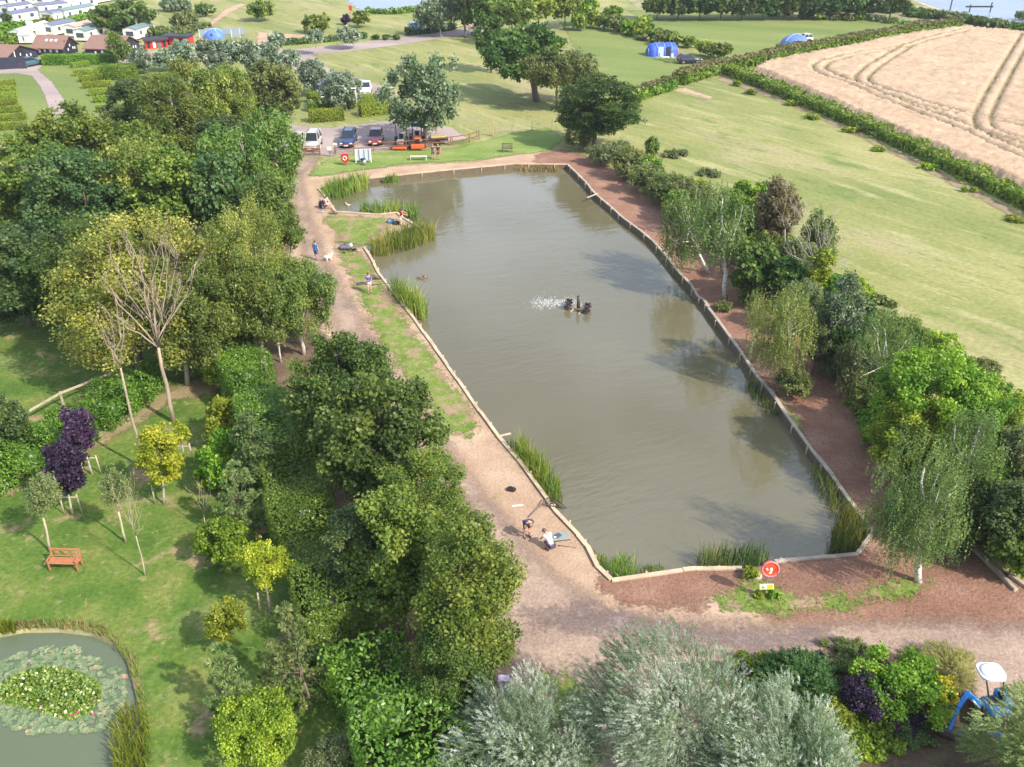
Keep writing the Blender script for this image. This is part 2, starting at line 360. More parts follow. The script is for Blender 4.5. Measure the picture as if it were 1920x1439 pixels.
m_track = ground_mat("gravel_track_surface", [(0.3, (0.270, 0.195, 0.160)), (0.5, (0.370, 0.268, 0.210)), (0.7, (0.460, 0.340, 0.260))], scale=0.30, stretch=(2.4, 1, 1), rot=R(5), fine_scale=6,
                      fine_amt=0.30, edge=0.9, edge_scale=0.6, bumps=0.9, bd=0.08, speck=(16, 0.67, (0.55, 0.48, 0.43)), soft=.8)
sheet("gravel_track", [(2300, 1330), (1960, 1160), (1700, 1150), (1500, 1160), (1330, 1155), (1180, 1150), (1080, 1090), (1000, 1010), (900, 890), (800, 760), (730, 660), (680, 580), (620, 480), (590, 400), (575, 330),
                       (610, 295), (550, 290), (535, 330), (545, 420), (570, 520), (620, 620), (700, 740), (780, 850), (850, 960), (900, 1100), (930, 1220), (900, 1300), (860, 1480), (1100, 1700), (2000, 1700), (2300, 1500)], 0.048, 0.35, m_track)
sheet("stony_track_patch", [(960, 1150), (1100, 1120), (1300, 1160), (1420, 1175), (1560, 1180), (1600, 1210), (1450, 1235), (1300, 1230), (1150, 1200), (1000, 1190)], 0.056, 0.35,
      ground_mat("grey_stone_chippings", [(0.3, (0.165, 0.125, 0.120)), (0.7, (0.27, 0.205, 0.185))], scale=0.7, fine_scale=8, fine_amt=0.4, edge=1.4, edge_scale=0.7, speck=(18, 0.70, (0.5, 0.44, 0.4)), soft=.8))
sheet("bed_soil_painted_shade", [(1350, 1240), (1500, 1215), (1700, 1220), (1800, 1260), (1850, 1330), (1900, 1380), (1960, 1400), (1960, 1560), (1300, 1560), (1330, 1330)], 0.060, 0.35,  # bed soil, its dark brown also painting in the willow's shadow
      ground_mat("soil_with_painted_shade", [(0.3, (0.060, 0.042, 0.028)), (0.55, (0.110, 0.080, 0.050)), (0.75, (0.13, 0.125, 0.05))], scale=0.9, fine_scale=8, fine_amt=0.4, edge=0.8, edge_scale=0.8, bumps=1))
m_turf = ground_mat("patchy_green_turf", [(0.3, (0.110, 0.185, 0.026)), (0.55, (0.175, 0.245, 0.048)), (0.75, (0.27, 0.285, 0.090))], scale=1.0, fine_scale=7, fine_amt=0.35, edge=1.3, edge_scale=0.75, bumps=1.0, frag=3.2, soft=2.5,
                    patch=[(0.55, 0.50, 0.60, (0.335, 0.235, 0.150), (1, 1, 1), 0), (2.2, 0.54, 0.62, (0.31, 0.235, 0.135), (1, 1, 1), 0)])
sheet("bank_turf", [(625, 462), (684, 472), (712, 522), (752, 582), (796, 645), (845, 712), (905, 796), (885, 830), (820, 805), (758, 710), (705, 640), (672, 560)], 0.060, 0.25, m_turf, True)
sheet("spit_turf", [(625, 403), (700, 408), (748, 412), (710, 442), (690, 466), (640, 474), (628, 440), (600, 412)], 0.060, 0.25, m_turf, True)
sheet("verge_turf", [(1400, 1065), (1440, 1085), (1500, 1115), (1600, 1110), (1690, 1080), (1740, 1090), (1730, 1125), (1600, 1145), (1460, 1160), (1350, 1145), (1340, 1120), (1390, 1095)], 0.064, 0.25, m_turf, True)
sheet("willow_turf", [(1000, 1250), (1080, 1260), (1100, 1320), (1050, 1400), (980, 1330)], 0.064, 0.25, m_turf)
sheet("shore_grass", [(575, 330), (600, 305), (650, 290), (760, 284), (860, 276), (960, 250), (1030, 240), (1060, 262), (1030, 285), (935, 296), (880, 303), (764, 309), (666, 322), (600, 332)], 0.040, 0.3,
      ground_mat("shore_lawn_grass", [(0.3, (0.12, 0.205, 0.040)), (0.55, (0.20, 0.265, 0.070)), (0.75, (0.31, 0.31, 0.13))], scale=0.5, stretch=(3, 1, 1), rot=0, edge=0.9, edge_scale=0.6, fine_scale=4))
m_tarmac = ground_mat("pinkish_old_tarmac", [(0.3, (0.270, 0.215, 0.205)), (0.5, (0.340, 0.275, 0.255)), (0.7, (0.40, 0.325, 0.295))], scale=0.14, stretch=(3, 1, 1), rot=R(8), fine_scale=3, fine_amt=0.15, edge=0.3, edge_scale=0.6, bumps=0.3, frag=1, soft=4)
sheet("car_park", [(520, 222), (560, 236), (620, 240), (720, 228), (760, 222), (850, 240), (880, 262), (800, 276), (700, 285), (610, 293), (540, 292), (515, 260)], 0.030, 0.4, m_tarmac)
sheet("access_road", [(470, 95), (560, 92), (640, 84), (740, 72), (830, 58), (900, 50), (935, 52), (905, 64), (830, 72), (740, 86), (650, 98), (585, 104), (620, 130), (680, 148), (725, 165), (745, 195), (770, 225), (700, 205), (695, 190), (650, 175), (590, 150), (520, 115)], 0.020, 0.5, m_tarmac)
sheet("caravan_road", [(-60, 133), (0, 132), (60, 125), (130, 108), (165, 98), (250, 100), (330, 90), (420, 100), (440, 115), (330, 112), (240, 120), (130, 118), (85, 122), (72, 131), (100, 155), (124, 190), (130, 215), (92, 215), (84, 185), (72, 160), (58, 143), (30, 138), (-60, 143)], 0.022, 0.4, m_tarmac)
sheet("far_path", [(380, 50), (400, 35), (420, 18), (450, 6), (465, 8), (440, 22), (410, 40), (395, 56)], 0.018, 0.8, m_sand)
sheet("field_track", [(1255, 165), (1285, 165), (1340, 182), (1330, 188), (1290, 176), (1262, 172)], 0.018, 0.5, m_sand)
sheet("picnic_verge", [(480, 60), (620, 68), (700, 66), (640, 76), (560, 84), (480, 84)], 0.016, 0.6, m_sand)

sheet("hedge_margin", [(1352, 142), (1420, 166), (1500, 200), (1600, 245), (1700, 292), (1800, 342), (1920, 405), (2040, 470), (2040, 490), (1920, 422), (1800, 356), (1700, 304), (1600, 254), (1500, 208), (1410, 172), (1340, 150)], 0.016, 0.5,
      ground_mat("bare_hedge_margin", [(0.3, (0.20, 0.145, 0.10)), (0.7, (0.33, 0.25, 0.165))], scale=0.5, edge=0.9, edge_scale=0.5))
# wheat: a raised crop with wheel lines pressed into it
m_wheat = None
def wheat():
    poly = W2([(1415, 133), (1440, 119), (1560, 96), (1700, 68), (1790, 55), (1850, 58), (1960, 72), (2300, 110), (2600, 300), (2300, 520), (1960, 372), (1840, 318), (1700, 258), (1560, 195), (1480, 160)])
    lines = [[(1437, 128), (1446, 130), (1441, 138)], ]
    A = [(1810, 62), (1740, 78), (1690, 95), (1610, 106), (1560, 118), (1535, 128), (1535, 138), (1560, 150), (1600, 163), (1660, 190), (1720, 215), (1790, 238), (1840, 262), (1920, 300), (2000, 330)]
    Bn = [(1700, 92), (1640, 128), (1620, 145), (1612, 155), (1625, 166), (1680, 185), (1740, 205), (1800, 220), (1850, 228), (1920, 240)]
    Cn = [(1925, 70), (1890, 130), (1862, 180), (1842, 220), (1838, 238), (1850, 252), (1880, 262), (1960, 285)]
    LW = []
    for l in (A, Bn, Cn):
        p = W2(l)
        # smooth the line
        for _ in range(3):
            q = [p[0]]
            for a, b in zip(p[:-1], p[1:]): q += [a * .75 + b * .25, a * .25 + b * .75]
            p = np.array(q + [p[-1]])
        t = np.gradient(p, axis=0); nrm = np.stack([-t[:, 1], t[:, 0]], 1); nrm /= np.linalg.norm(nrm, axis=1)[:, None] + 1e-9
        LW += [p + nrm * .95, p - nrm * .95]
    res = 0.42; x0, y0 = poly.min(0) - 1; x1, y1 = poly.max(0) + 1; x1 = min(x1, 190)
    nx = int((x1 - x0) / res); ny = int((y1 - y0) / res)
    X, Y = np.meshgrid(x0 + np.arange(nx) * res, y0 + np.arange(ny) * res); P = np.stack([X.ravel(), Y.ravel()], 1)
    s = sdist(P, poly); d = np.full(len(P), 9.0)
    for l in LW: d = np.minimum(d, ldist(P, l))
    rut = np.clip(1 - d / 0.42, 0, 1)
    z = 0.72 + (rng.random(len(P)) - .5) * .34 + 0.07 * np.sin(P[:, 0] * .7 + 3 * np.sin(P[:, 1] * .31)) - rut * .62
    z = np.where(s < 0.2, 0.0, z)
    idx = np.arange(nx * ny).reshape(ny, nx); F = np.stack([idx[:-1, :-1], idx[:-1, 1:], idx[1:, 1:], idx[1:, :-1]], -1).reshape(-1, 4)
    F = F[s[F].max(1) > 0]; used = np.unique(F); re = np.full(nx * ny, -1); re[used] = np.arange(len(used))
    m, N, L, B = new_mat("ripe_wheat")
    n = noise(N, L, 0.5, 6, 0.7, (1, 2.5, 1), R(50)); c = ramp(N, L, n, [(0.28, (0.37, 0.25, 0.155)), (0.5, (0.475, 0.335, 0.220)), (0.7, (0.56, 0.41, 0.285))])
    c = mixc(N, L, ramp(N, L, noise(N, L, 3.2, 5, 0.75), [(0.30, (1,) * 3), (0.46, (0,) * 3)]), c, (0.33, 0.215, 0.125))
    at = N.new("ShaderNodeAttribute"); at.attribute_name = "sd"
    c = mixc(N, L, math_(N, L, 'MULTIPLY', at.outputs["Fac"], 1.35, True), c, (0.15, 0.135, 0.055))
    L.new(c, B.inputs["Base Color"]); B.inputs["Roughness"].default_value = 0.9
    bump(N, L, B, noise(N, L, 5, 4, 0.7), 0.9, 0.15)
    o = link("wheat_field", np_mesh("wheat_field", np.column_stack([P[used], z[used]]), re[F], attrs={"sd": rut[used]}), m)
    tag(o, "pale ripe wheat standing in the hedged field, pressed by curving wheel lines", None, None, "stuff"); return o
wheat()

# timber edging of the pond: cap rails, a boarded face and posts
m_cap = M("weathered_cap_timber", (0.50, 0.39, 0.27), 0.85, 0.32, 1.1); m_board = M("wet_edging_boards", (0.135, 0.100, 0.065), 0.8, 0.35, 4); m_post = M("edging_post_timber", (0.40, 0.31, 0.21), 0.85, 0.25, 4)
m_capE = M("grey_cap_timber", (0.37, 0.315, 0.25), 0.85, 0.35, 1.1)
def edging(name, label, pts, mcap, pspace=3.0):
    o = thing(name, label, "pond edging", (pts[0][0], pts[0][1], 0))
    base = Vector((pts[0][0], pts[0][1])); cap = MB(); brd = MB(); k = 0
    ins = lambda q: sdist(np.array([q]), PW)[0]
    for a, b in zip(pts[:-1], pts[1:]):
        a = Vector(a); b = Vector(b); d = (b - a); ln = d.length; d.normalize(); nr = Vector((-d.y, d.x))
        if ins(((a + b) / 2 + nr * .15)) < 0: nr = -nr        # towards the water
        ang = math.atan2(d.y, d.x); c = (a + b) / 2 - base
        nb = max(1, round(ln / 2.4))
        for i in range(nb):
            cc = a + d * (i + .5) * ln / nb - base + nr * random.uniform(-.025, .025)
            cap.box((cc.x, cc.y, 0.10 + random.uniform(-.018, .018)), (ln / nb - .02, random.uniform(.19, .25), 0.09), (0, random.uniform(-.006, .006), ang + random.uniform(-.012, .012)))
        q = c + nr * .10; brd.box((q.x, q.y, -0.33), (ln, 0.05, 0.78), (0, 0, ang))
        n = max(1, round(ln / pspace))
        for i in range(n):
            if k >= 95: break
            q = a + d * (i + .5) * ln / n + nr * .165 - base; k += 1
            MB().tube([(q.x, q.y, -0.75), (q.x + random.uniform(-.01, .01), q.y, 0.10 + random.uniform(0, .10))], 0.06, 7).build("post", m_post, o)
    cap.build("cap_rail", mcap, o); brd.build("face_board", m_board, o); return o
iw = POND.index((1146, 1090)); ie = POND.index((1064, 310)); isg = POND.index((1391, 1069))
edging("timber_edging", "pale timber edging along the far northern shore of the pond", [tuple(p) for p in PW[2:ie + 1]], m_cap, 2.6)
edging("timber_edging", "long grey timber edging winding down the eastern shore under the birches", [tuple(p) for p in PW[ie:isg]], m_capE, 2.4)
edging("timber_edging", "short pale timber edging at the near southern end of the pond", [tuple(p) for p in PW[isg:iw + 1]], m_cap, 2.6)
isp = POND.index((683, 466)); ispt = POND.index((755, 410))
edging("timber_edging", "straight pale timber edging down the western shore beside the sandy path", [tuple(p) for p in PW[iw:isp + 1]], m_cap, 2.4)
edging("timber_edging", "thin timber edging on the northern side of the fishing spit", [tuple(p) for p in PW[isp + 2:]] + [tuple(PW[0])], m_cap, 2.6)
mbk = MB(); p0 = PW[POND.index((683, 466)) ]; 
for a, b in (((683, 466), (720, 452)), ((720, 452), (790, 432)), ((597, 355), (640, 345)), ((640, 345), (694, 336))):
    A = G(*a); B_ = G(*b); mbk.add([A, B_, (B_.x, B_.y, -.8), (A.x, A.y, -.8)], [(0, 1, 2, 3)])
tag(mbk.build("pond_bank_side", m_earth), kind="structure")
def plank(label, a, b, z=0.16, w=0.16, th=0.06, m=m_cap, name="timber_plank", cat="plank"):
    A = G(a[0], a[1], z); B_ = G(b[0], b[1], z); d = B_ - A
    o = MB().box((d.length / 2, 0, 0), (d.length, w, th), bev=0.01).build(name, m); o.location = A; o.rotation_euler = (0, 0, math.atan2(d.y, d.x)); return tag(o, label, cat)
plank("loose pale plank jutting over the water from the north east edging", (1101, 371), (1121, 363))
plank("pale beam reaching from the west edging into the near green reeds", (932, 819), (958, 813))
plank("long grey sleeper at the track edge below the weeping birch", (1820, 1023), (1905, 1107), .1, .22, .18, m_capE, "timber_sleeper", "sleeper")
plank("shorter grey sleeper behind the long one at the right edge of the track", (1893, 1078), (1950, 1118), .1, .2, .18, m_capE, "timber_sleeper", "sleeper")

# ------------------------------------------------------------ vegetation
m_bark = M("grey_brown_bark", (0.16, 0.125, 0.095), 0.9, 0.35, 5); m_bark2 = M("pinkish_tan_bark", (0.35, 0.275, 0.21), 0.85, 0.3, 2)
def birch_bark():
    m, N, L, B = new_mat("white_birch_bark")
    n = noise(N, L, 3.0, 4, 0.7, (1, 1, .35), 0)
    L.new(ramp(N, L, n, [(0.36, (0.07, 0.06, 0.05)), (0.45, (0.62, 0.58, 0.52)), (0.8, (0.78, 0.76, 0.72))]), B.inputs["Base Color"]); B.inputs["Roughness"].default_value = 0.7; return m
m_birch = birch_bark(); m_silverbark = M("pale_silver_bark", (0.42, 0.38, 0.32), 0.85, 0.25, 4)
m_stake = M("weathered_stake_wood", (0.46, 0.38, 0.28), 0.85, 0.2, 5)
# kind: style, material, leaf aspect, leaf size factor, bark, coverage, flatness
K = {
 'oak':    ('broad', leaf_mat("dark_oak_leaves", (.024, .060, .016), (.052, .110, .028), (.110, .178, .046)), .75, 1.0, m_bark, 1.0),
 'sycamore': ('broad', leaf_mat("mid_green_sycamore_leaves", (.045, .095, .018), (.090, .162, .034), (.175, .235, .060)), .85, 1.1, m_bark, .95),
 'lime':   ('broad', leaf_mat("yellowish_lime_leaves", (.062, .100, .024), (.165, .190, .052), (.262, .282, .095)), .75, 1.0, m_bark, .9),
 'ash':    ('airy', leaf_mat("feathery_ash_leaves", (.044, .098, .028), (.088, .155, .042), (.165, .230, .075)), .38, 1.25, m_silverbark, .95),
 'bluegreen': ('broad', leaf_mat("bluish_green_leaves", (.024, .062, .026), (.052, .102, .042), (.105, .160, .070)), .7, .95, m_bark, 1.0),
 'poplar': ('airy', leaf_mat("light_poplar_leaves", (.060, .110, .026), (.135, .190, .052), (.26, .30, .11)), .6, .85, m_silverbark, .75),
 'silver': ('airy', leaf_mat("silvery_poplar_leaves", (.085, .130, .088), (.150, .205, .160), (.40, .47, .42), k=(1.4, 1.32, 1.2)), .6, 1.0, m_silverbark, 1.0),
 'wpoplar': ('airy', leaf_mat("grey_green_poplar_leaves", (.052, .092, .042), (.100, .145, .085), (.33, .38, .32), k=(1.4, 1.32, 1.2)), .6, .95, m_silverbark, .85),
 'willow': ('spray', leaf_mat("silver_willow_leaves", (.070, .108, .050), (.175, .232, .158), (.48, .55, .50), .25, k=(1.62, 1.66, 1.62)), .15, 1.0, m_bark, 1.0),
 'gwillow': ('spray', leaf_mat("grey_green_willow_leaves", (.08, .125, .035), (.165, .22, .085), (.32, .37, .19), .25, k=(1.62, 1.66, 1.62)), .14, 1.0, m_bark, .42),
 'birch':  ('strand', leaf_mat("drooping_birch_leaves", (.050, .092, .030), (.098, .148, .054), (.185, .232, .098), k=(1.4, 1.36, 1.05)), .6, .62, m_birch, .62),
 'ybirch': ('strand', leaf_mat("yellowing_birch_leaves", (.070, .100, .026), (.145, .170, .052), (.25, .265, .100), k=(1.4, 1.36, 1.0)), .6, .62, m_birch, .6),
 'evergreen': ('layer', leaf_mat("deep_green_layered_leaves", (.014, .044, .014), (.036, .090, .022), (.095, .170, .038)), .5, 1.0, m_bark, 1.1),
 'pine':   ('pine', leaf_mat("young_pine_needles", (.045, .098, .040), (.100, .165, .080), (.20, .265, .145), .2), .10, 1.0, m_bark, 1.0),
 'rustfir': ('pine', leaf_mat("rusty_dying_needles", (.080, .082, .045), (.150, .130, .080), (.235, .190, .12), .2, k=(1.1, 1.1, 1)), .10, .9, m_bark, .8),
 'purple': ('broad', leaf_mat("purple_maple_leaves", (.022, .010, .022), (.050, .022, .046), (.100, .062, .115), k=(1.0, 1.1, 1.35)), .85, .85, m_silverbark, .9),
 'gold':   ('broad', leaf_mat("golden_green_leaves", (.10, .165, .012), (.20, .28, .026), (.36, .42, .06)), .75, .9, m_silverbark, .6),
 'bright': ('broad', leaf_mat("bright_green_leaves", (.040, .105, .010), (.092, .190, .018), (.20, .32, .045)), .75, 1.0, m_bark, 1.0),
 'leafy':  ('broad', leaf_mat("fresh_yellow_green_leaves", (.070, .130, .014), (.145, .225, .026), (.27, .36, .06)), .7, 1.0, m_bark, .85),
 'wispy':  ('airy', leaf_mat("dusty_green_leaves", (.075, .120, .060), (.115, .165, .085), (.17, .22, .12)), .35, .8, m_stake, .28),
 'brownbush': ('airy', leaf_mat("brownish_scrub_leaves", (.055, .078, .026), (.110, .130, .052), (.200, .205, .098), k=(1.32, 1.38, 1.0)), .5, 1.0, m_bark, .9),
 'rusttop': ('airy', leaf_mat("brown_clipped_twigs", (.095, .088, .045), (.165, .145, .078), (.25, .21, .125), k=(1.15, 1.1, 1.0)), .5, 1.0, m_bark, .9),
 'greybush': ('airy', leaf_mat("grey_green_shrub_leaves", (.05, .085, .045), (.10, .145, .085), (.17, .22, .14)), .45, .9, m_bark, .9),
 'laurel': ('broad', leaf_mat("glossy_laurel_leaves", (.048, .100, .012), (.098, .172, .024), (.20, .275, .055), .3, .5, .4, k=(1.25, 1.3, .95)), .5, 1.15, m_bark, 1.0),
 'yellowflower': ('broad', leaf_mat("yellow_flowering_leaves", (.10, .17, .02), (.42, .38, .02), (.72, .60, .03)), .7, .8, m_bark, .8),
 'spiky':  ('spray', leaf_mat("pale_spiky_leaves", (.12, .17, .07), (.24, .29, .15), (.42, .46, .28)), .10, 1.3, m_bark, .7),
 'fern':   ('spray', leaf_mat("dark_conifer_sprays", (.02, .062, .024), (.05, .115, .048), (.10, .185, .085)), .22, 1.1, m_bark, 1.0),
}
def unit(a): return a / (np.linalg.norm(a, axis=1)[:, None] + 1e-9)
def leaves(C, N_, U, s, asp, tint):
    U = U - N_ * (U * N_).sum(1)[:, None]; U = unit(U); Vv = np.cross(N_, U); s = s[:, None] / 2
    a = C - U * s; b = C + Vv * s * asp; c = C + U * s; d = C - Vv * s * asp
    V = np.stack([a, b, c, d], 1).reshape(-1, 3)
    return V, np.arange(len(V)).reshape(-1, 4), tint
def crown_points(style, r, rz, flat_base):
    """centres of the leaf clumps in a lumpy envelope"""
    rm = (r * r * rz) ** (1 / 3); rc = 0.30 * rm ** 0.72 + 0.05
    nc = int(np.clip(5.0 * rm ** 2 / rc ** 2, 14, 170)); nl = 7
    lob = unit(rng.normal(size=(nl, 3))); la = rng.uniform(-.36, .26, nl)
    d = unit(rng.normal(size=(nc, 3))); m = 0.92 + (np.clip((d @ lob.T), 0, 1) ** 3 @ la)
    frac = np.where(rng.random(nc) < .68, rng.uniform(.78, 1.0, nc), rng.uniform(.25, .75, nc))
    P = d * (m * frac)[:, None]
    if style in ('layer',): P[:, :2] *= (1.15 - .55 * (P[:, 2:3] * .5 + .5))
    if flat_base: P[:, 2] = np.where(P[:, 2] < -.55, -.55 - (P[:, 2] + .55) * .1, P[:, 2])
    P *= np.array([r - rc * .6, r - rc * .6, rz - rc * .5]); return P, rc
def crown(kind, r, rz, ls, low):
    style, mat, asp, lf, bark, cov = K[kind]; s0 = ls * lf
    if style == 'pine':
        V = []; Fi = []; Ti = []; tips = []; nz = max(5, int(rz * 2 / 0.42)); b = 0
        CC = []; NN = []; UU = []
        for i in range(nz):
            t = (i + .5) / nz; z = -rz + 2 * rz * t; rr = r * (1.02 - t) ** .75 * (1 if t > .12 else .7); nb = 6 if t < .85 else 4
            for k in range(nb):
                a = rng.uniform(0, 6.28); L_ = rr * rng.uniform(.75, 1.05)
                for q in np.linspace(.35, 1, max(2, int(L_ / .22))):
                    p = np.array([math.cos(a) * L_ * q, math.sin(a) * L_ * q, z + .25 * L_ * q * q + rng.uniform(-.08, .08)])
                    CC.append(p); UU.append([math.cos(a), math.sin(a), .7])
                tips.append(p)
        CC = np.array(CC); UU = unit(np.array(UU)); n = 22
        n = 44; C = np.repeat(CC, n, 0); U = unit(np.repeat(UU, n, 0) + rng.normal(size=(len(C), 3)) * .62)
        nl = max(.22, s0 * 1.5); C = C + U * nl * .5; N_ = unit(np.cross(U, rng.normal(size=C.shape)))
        t = np.repeat(rng.uniform(.2, .8, len(CC)), n) + rng.normal(size=len(C)) * .15
        V, F, T_ = leaves(C, N_, U, rng.uniform(.8, 1.2, len(C)) * nl, .17, t)
        return np_mesh("crown", V, F, np.clip(T_, 0, 1)), np.array(tips)[::2]
    P, rc = crown_points(style, r, rz, low)
    area = 4 * math.pi * ((r * r) ** .8 * (r * rz) ** .8 * 2 / 3 + (r * r) ** 1.6 / 3) ** (1 / 1.6) if False else 4 * math.pi * ((r * r) ** 1.6 / 3 + 2 * (r * rz) ** 1.6 / 3) ** (1 / 1.6)
    if style in ('broad', 'airy', 'layer'):
        n = int(np.clip(area * 2.3 * cov / (s0 * s0 * asp * .5), 400, 52000)); ci = rng.integers(0, len(P), n)
        # every clump is a few smaller tufts, so that the crown breaks up at two scales
        nt = 7; tuft = unit(rng.normal(size=(len(P), nt, 3))) * rc * rng.uniform(.45, 1.0, (len(P), nt, 1)); tuft[:, :, 2] = tuft[:, :, 2] * .7 + rc * .1
        ti = rng.integers(0, nt, n); d = unit(rng.normal(size=(n, 3))); u = rng.random(n) ** .5
        tr = rc * (.56 if style == 'broad' else .56)
        off = d * (u * tr)[:, None]
        if style == 'airy': off[:, 2] *= 1.5
        if style == 'layer': off[:, 2] *= .35; off[:, :2] *= 1.35
        C = P[ci] + tuft[ci, ti] + off
        N_ = unit(d * .45 + np.array([0, 0, .55]) + rng.normal(size=(n, 3)) * .55)
        U = rng.normal(size=(n, 3)) + (np.array([0, 0, -1.3]) if style == 'airy' else 0)
        t = rng.uniform(.12, .72, len(P))[ci] + rng.uniform(-.16, .16, (len(P), nt))[ci, ti] + rng.normal(size=n) * .19
        V, F, T_ = leaves(C, N_, U, rng.uniform(.55, 1.45, n) * s0, asp, t)
    elif style == 'spray':
        ns = int(np.clip(area * 4.2 * cov / (s0 * 1.6) ** 2 * 1.1, 60, 6500)); ci = rng.integers(0, len(P), ns)
        d = unit(rng.normal(size=(ns, 3))); S = P[ci] + d * rc * rng.uniform(.4, 1.0, (ns, 1))
        D = unit(unit(P[ci]) * .7 + d * .55 + np.array([-.35, .1, .45])); m = 20
        k = np.tile(np.linspace(0, 1, m), ns); L_ = s0 * 2.8; Si = np.repeat(S, m, 0); Di = np.repeat(D, m, 0)
        C = Si + Di * (k * L_)[:, None]; C[:, 2] -= (k ** 2) * L_ * .25
        U = unit(Di * .9 + rng.normal(size=C.shape) * .5 + np.array([-.3, 0, 0])); C = C + U * s0 * .5
        N_ = unit(np.cross(U, rng.normal(size=C.shape)) + np.array([0, 0, .4]))
        t = np.repeat(rng.uniform(.1, .75, len(P))[ci] + rng.normal(size=ns) * .12, m) + rng.normal(size=len(C)) * .16
        V, F, T_ = leaves(C, N_, U, rng.uniform(.7, 1.25, len(C)) * s0 * 1.25, asp, t)
    else:                                   # hanging strands
        ns = int(np.clip(area * 1.9 * cov / (s0 * 1.5) ** 2 / 5, 60, 2600)); ci = rng.integers(0, len(P), ns)
        d = unit(rng.normal(size=(ns, 3))); S = P[ci] + d * rc * rng.uniform(.2, 1.0, (ns, 1)); S[:, 2] += rz * .12
        L_ = rng.uniform(.25, .75, ns) * min(rz, 2.6); m = 20
        k = np.tile(np.linspace(0, 1, m), ns); C = np.repeat(S, m, 0); dr = np.repeat(rng.normal(size=(ns, 2)) * .12, m, 0)
        C[:, :2] += dr * k[:, None] * 2; C[:, 2] -= k * np.repeat(L_, m); C += rng.normal(size=C.shape) * s0 * .28
        N_ = unit(rng.normal(size=C.shape) + np.array([0, 0, .35])); U = rng.normal(size=C.shape) + np.array([0, 0, -1.4])
        t = np.repeat(rng.uniform(.1, .8, len(P))[ci] + rng.normal(size=ns) * .1, m) + rng.normal(size=len(C)) * .14
        V, F, T_ = leaves(C, N_, U, rng.uniform(.7, 1.3, len(C)) * s0, asp, t)
    return np_mesh("crown", V, F, np.clip(T_, 0, 1)), P
_cc = {}
def get_crown(kind, r, rz, D, low):
    ls = max(0.12, D * 0.0029)
    br = round(math.log(r) * 2.6); ba = round(math.log(rz / r) * 2.2); bl = round(math.log(ls) * 2.2)
    var = random.randrange(2); key = (kind, br, ba, bl, low, var)
    if key not in _cc:
        r0 = math.exp(br / 2.6); rz0 = r0 * math.exp(ba / 2.2)
        me, P = crown(kind, r0, rz0, math.exp(bl / 2.2), low); me.materials.append(K[kind][1]); _cc[key] = (me, P, r0, rz0)
    return _cc[key]
def limb(mb, a, b, r0, r1, wob=.12, n=6, seg=4):
    a = Vector(a); b = Vector(b); L_ = (b - a).length; pts = []; rad = []
    for i in range(seg + 1):
        t = i / seg; p = a.lerp(b, t)
        if 0 < i < seg: p += Vector((random.uniform(-1, 1), random.uniform(-1, 1), random.uniform(-.5, 1))) * wob * L_ * .5
        pts.append(p); rad.append(r0 + (r1 - r0) * t)
    mb.tube(pts, rad, n)
def plant(kind, label, P, r, rz, zb, H, name="broadleaf_tree", cat="tree", group=None, lean=(0, 0), stakes=0, multi=1, tr=None):
    r *= 1.12
    """crown of radius r and half height rz whose top is at H; zb is where the crown starts"""
    o = thing(name, label, cat, (P[0], P[1], 0), 0, group)
    D = dist((P[0], P[1], H / 2)); low = zb < .25
    me, cp, r0, rz0 = get_crown(kind, r, rz, D, low)
    c = link("crown", me, None, o, (lean[0], lean[1], H - rz)); sx, sz = r / r0, rz / rz0
    a = random.uniform(0, 6.28) if K[kind][0] != 'spray' else random.uniform(-.4, .4)
    c.scale = (sx, sx, sz); c.rotation_euler = (0, 0, a)
    mt = Matrix.Rotation(a, 3, 'Z'); t0 = tr or max(0.028, H * (.019 if H > 6.5 else .012))
    mb = MB(); cen = Vector((lean[0], lean[1], H - rz)); nm = multi
    for k in range(nm):
        off = Vector((math.cos(k * 2.4), math.sin(k * 2.4), 0)) * (0 if nm == 1 else .25)
        fork = Vector((lean[0] * .4, lean[1] * .4, max(zb + .1 * rz, .24 * H if name != 'shrub' else .2))) + off * 2
        limb(mb, (off.x, off.y, -.05), fork, t0 * 1.15, t0 * .8, .05, 8, 3)
        tgt = [mt @ Vector((p[0] * sx, p[1] * sx, p[2] * sz)) + cen for p in cp]
        tgt = random.sample(tgt, min(len(tgt), 12 // nm + 2 if name != "shrub" else 4))
        top = cen + Vector((0, 0, rz * .55)); limb(mb, fork, top, t0 * .8, t0 * .2, .06, 6, 5)
        for q in tgt:
            s = fork.lerp(top, random.uniform(0, .55)); limb(mb, s, q, t0 * .42, t0 * .08, .12, 5, 4)
    mb.build("trunk" if name != "shrub" else "stem", K[kind][4], o)
    for k in range(stakes):
        x = (-.45, .45, .1)[k]; MB().tube([(x, .1 * k, 0), (x * .93, .1 * k, 1.25)], .04, 7).build("stake", m_stake, o)
    if stakes >= 2: MB().box((0, .05, 1.1), (.9, .04, .07)).build("tie_bar", m_stake, o)
    return o
